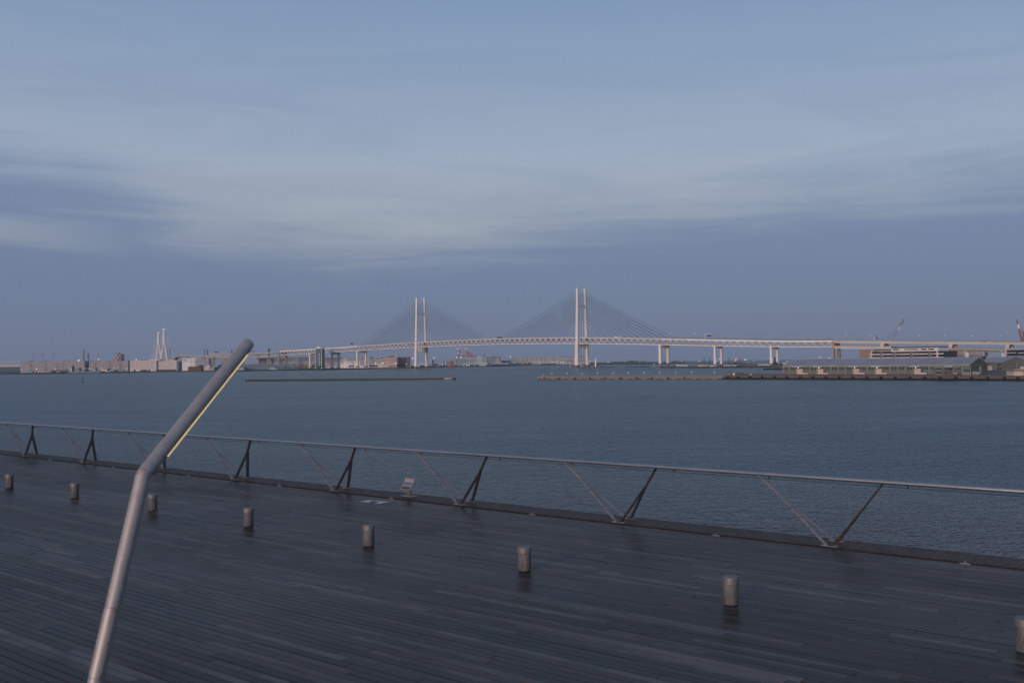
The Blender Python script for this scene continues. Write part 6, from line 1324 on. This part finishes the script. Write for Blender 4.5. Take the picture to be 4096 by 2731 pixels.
# slanted lamp post in the foreground
pb, pm, ptp = P(381, 2731, 7.25), P(573, 1898, 7.6), P(994, 1371, 8.8)
dl = (pb - pm).normalized(); base = pb + dl * ((pb.z - ZD) / -dl.z)
lp = thing('lamp_post', 'tall bent steel lamp post with glowing yellow strip leaning across the left', 'lamp', (base.x, base.y, ZD))
RR = .0555; d1 = (pm - base).normalized(); d2 = (ptp - pm).normalized()
def swept(path, rads, n=28):
    mb = MB(); vs = []; a = None
    for i, (p, r_) in enumerate(zip(path, rads)):
        t_ = (path[min(i + 1, len(path) - 1)] - path[max(i - 1, 0)]).normalized()
        a = (a - t_ * a.dot(t_)).normalized() if a is not None else t_.orthogonal().normalized(); b = t_.cross(a)
        vs += [p + (a * math.cos(2 * math.pi * k / n) + b * math.sin(2 * math.pi * k / n)) * r_ for k in range(n)]
    fs = []
    for i in range(len(path) - 1):
        for k in range(n): fs.append((i * n + k, i * n + (k + 1) % n, (i + 1) * n + (k + 1) % n, (i + 1) * n + k))
    fs += [tuple(range(n - 1, -1, -1)), tuple(range((len(path) - 1) * n, len(path) * n))]
    return mb.add(vs, fs)
swept([base, pm - d1 * .02, pm + d2 * .02], [RR, RR, RR]).build('lower_tube', 'steel_lamp', lp, smooth=True)
tipc = ptp
MB().tube(pm - (d1 + d2).normalized() * .004, pm + (d1 + d2).normalized() * .004, RR + .0016, n=28, caps=False).build('weld_bead', 'steel_lamp', lp, smooth=True)
swept([pm + d2 * .012, pm + d2 * .03, tipc - d2 * .02, tipc - d2 * .005, tipc], [RR * .999, RR, RR, RR * .97, RR * .88]).build('upper_tube', 'steel_lamp', lp, smooth=True)
dn = (V3((0, 0, -1)) - d2 * V3((0, 0, -1)).dot(d2)).normalized(); toc = (CAM - (pm + ptp) / 2).normalized(); toc = (toc - d2 * toc.dot(d2)).normalized()
rgt = d2.cross(toc); rgt = rgt if rgt.x > 0 else -rgt
sdir = (rgt * .975 + toc * .22).normalized()
s0 = pm + d2 * ((ptp - pm).length * .15); s1 = pm + d2 * ((ptp - pm).length * .925)
MB().beam(s0 + sdir * (RR + .0005), s1 + sdir * (RR + .0005), .016, .014, side=sdir.cross(d2)).build('light_strip', 'led', lp)
MB().beam(s0 + sdir * (RR - .006), s1 + sdir * (RR - .006), .034, .016, side=sdir.cross(d2)).build('strip_housing', 'steel_dark', lp)
MB().ball(ptp - d2 * .10 + (sdir * .93 + toc * .35).normalized() * (RR + .001), .009, 8, 6).build('screw', 'gap_black', lp); MB().ball(s0 - d2 * .03 + (sdir * .93 + toc * .35).normalized() * (RR + .001), .009, 8, 6).build('screw', 'steel_dark', lp)
# access door near the foot
toc1 = (CAM - pb); toc1 = (toc1 - d1 * toc1.dot(d1)).normalized(); r1 = d1.cross(toc1); r1 = r1 if r1.x > 0 else -r1
def at_y(py): 
    ts_ = [(abs(proj(base + d1 * (k * .01))[1] - py), k * .01) for k in range(0, 300)]; return base + d1 * min(ts_)[1]
q0, q1 = at_y(2708), at_y(2432)
def shell(p0, p1, a0, a1, r0, n=14):
    mb = MB(); vs = []
    for p in (p0, p1):
        for k in range(n + 1):
            a = a0 + (a1 - a0) * k / n; vs.append(p + (toc1 * math.cos(a) + r1 * math.sin(a)) * r0)
    return mb.add(vs, [(k, k + 1, n + 2 + k, n + 1 + k) for k in range(n)])
shell(q0, q1, -1.5, .55, RR + .0022).build('access_door', 'steel_lamp', lp, smooth=True)
shell(q0 - d1 * .003, q0, -1.5, .58, RR + .0012).build('door_seam', 'steel_dark', lp); shell(q1, q1 + d1 * .003, -1.5, .58, RR + .0012).build('door_seam', 'steel_dark', lp); shell(q0, q1, .55, .60, RR + .0014, 2).build('door_seam', 'steel_dark', lp)
for q in (q1 - d1 * .015, (q0 + q1) / 2, q0 + d1 * .015): MB().ball(q + (toc1 * math.cos(.42) + r1 * math.sin(.42)) * (RR + .0015), .006, 8, 6).build('screw', 'gap_black', lp)

# ------------------------------------------------------------------ the evening air over the harbour
hz = MB().abox(-8800, 8800, -350, 7300, -1.2, 205).build('haze', 'gap_black', origin=(0, 3000, -1.2)); hz['kind'] = 'stuff'
hm = bpy.data.materials.new('haze_air'); hm.use_nodes = True; t = hm.node_tree; t.nodes.clear()
mo = N(t, 'ShaderNodeOutputMaterial'); pv = N(t, 'ShaderNodeVolumePrincipled'); L(t, pv.outputs[0], mo.inputs['Volume'])
pv.inputs['Color'].default_value = (.84, .88, .95, 1); pv.inputs['Density'].default_value = 3.8e-5; pv.inputs['Anisotropy'].default_value = 0.0
hz.data.materials.clear(); hz.data.materials.append(hm)

# ------------------------------------------------------------------ things that look alike are told apart by their place in the row
ORD = ['first', 'second', 'third', 'fourth', 'fifth', 'sixth', 'seventh', 'eighth', 'ninth', 'tenth', 'eleventh', 'twelfth', 'thirteenth', 'fourteenth', 'fifteenth', 'sixteenth', 'seventeenth', 'eighteenth', 'nineteenth', 'twentieth']
bpy.context.view_layer.update()
same = {}
for o in list(COL.objects):
    if o.parent is None and 'label' in o: same.setdefault((o['label'], o.get('group')), []).append(o)
for (lb_, gr_), os_ in same.items():
    if len(os_) < 2: continue
    os_.sort(key=lambda o: proj(o.matrix_world.translation)[0])
    for o, w_ in zip(os_, ORD): o['label'] = '%s, %s from the left' % (lb_, w_)
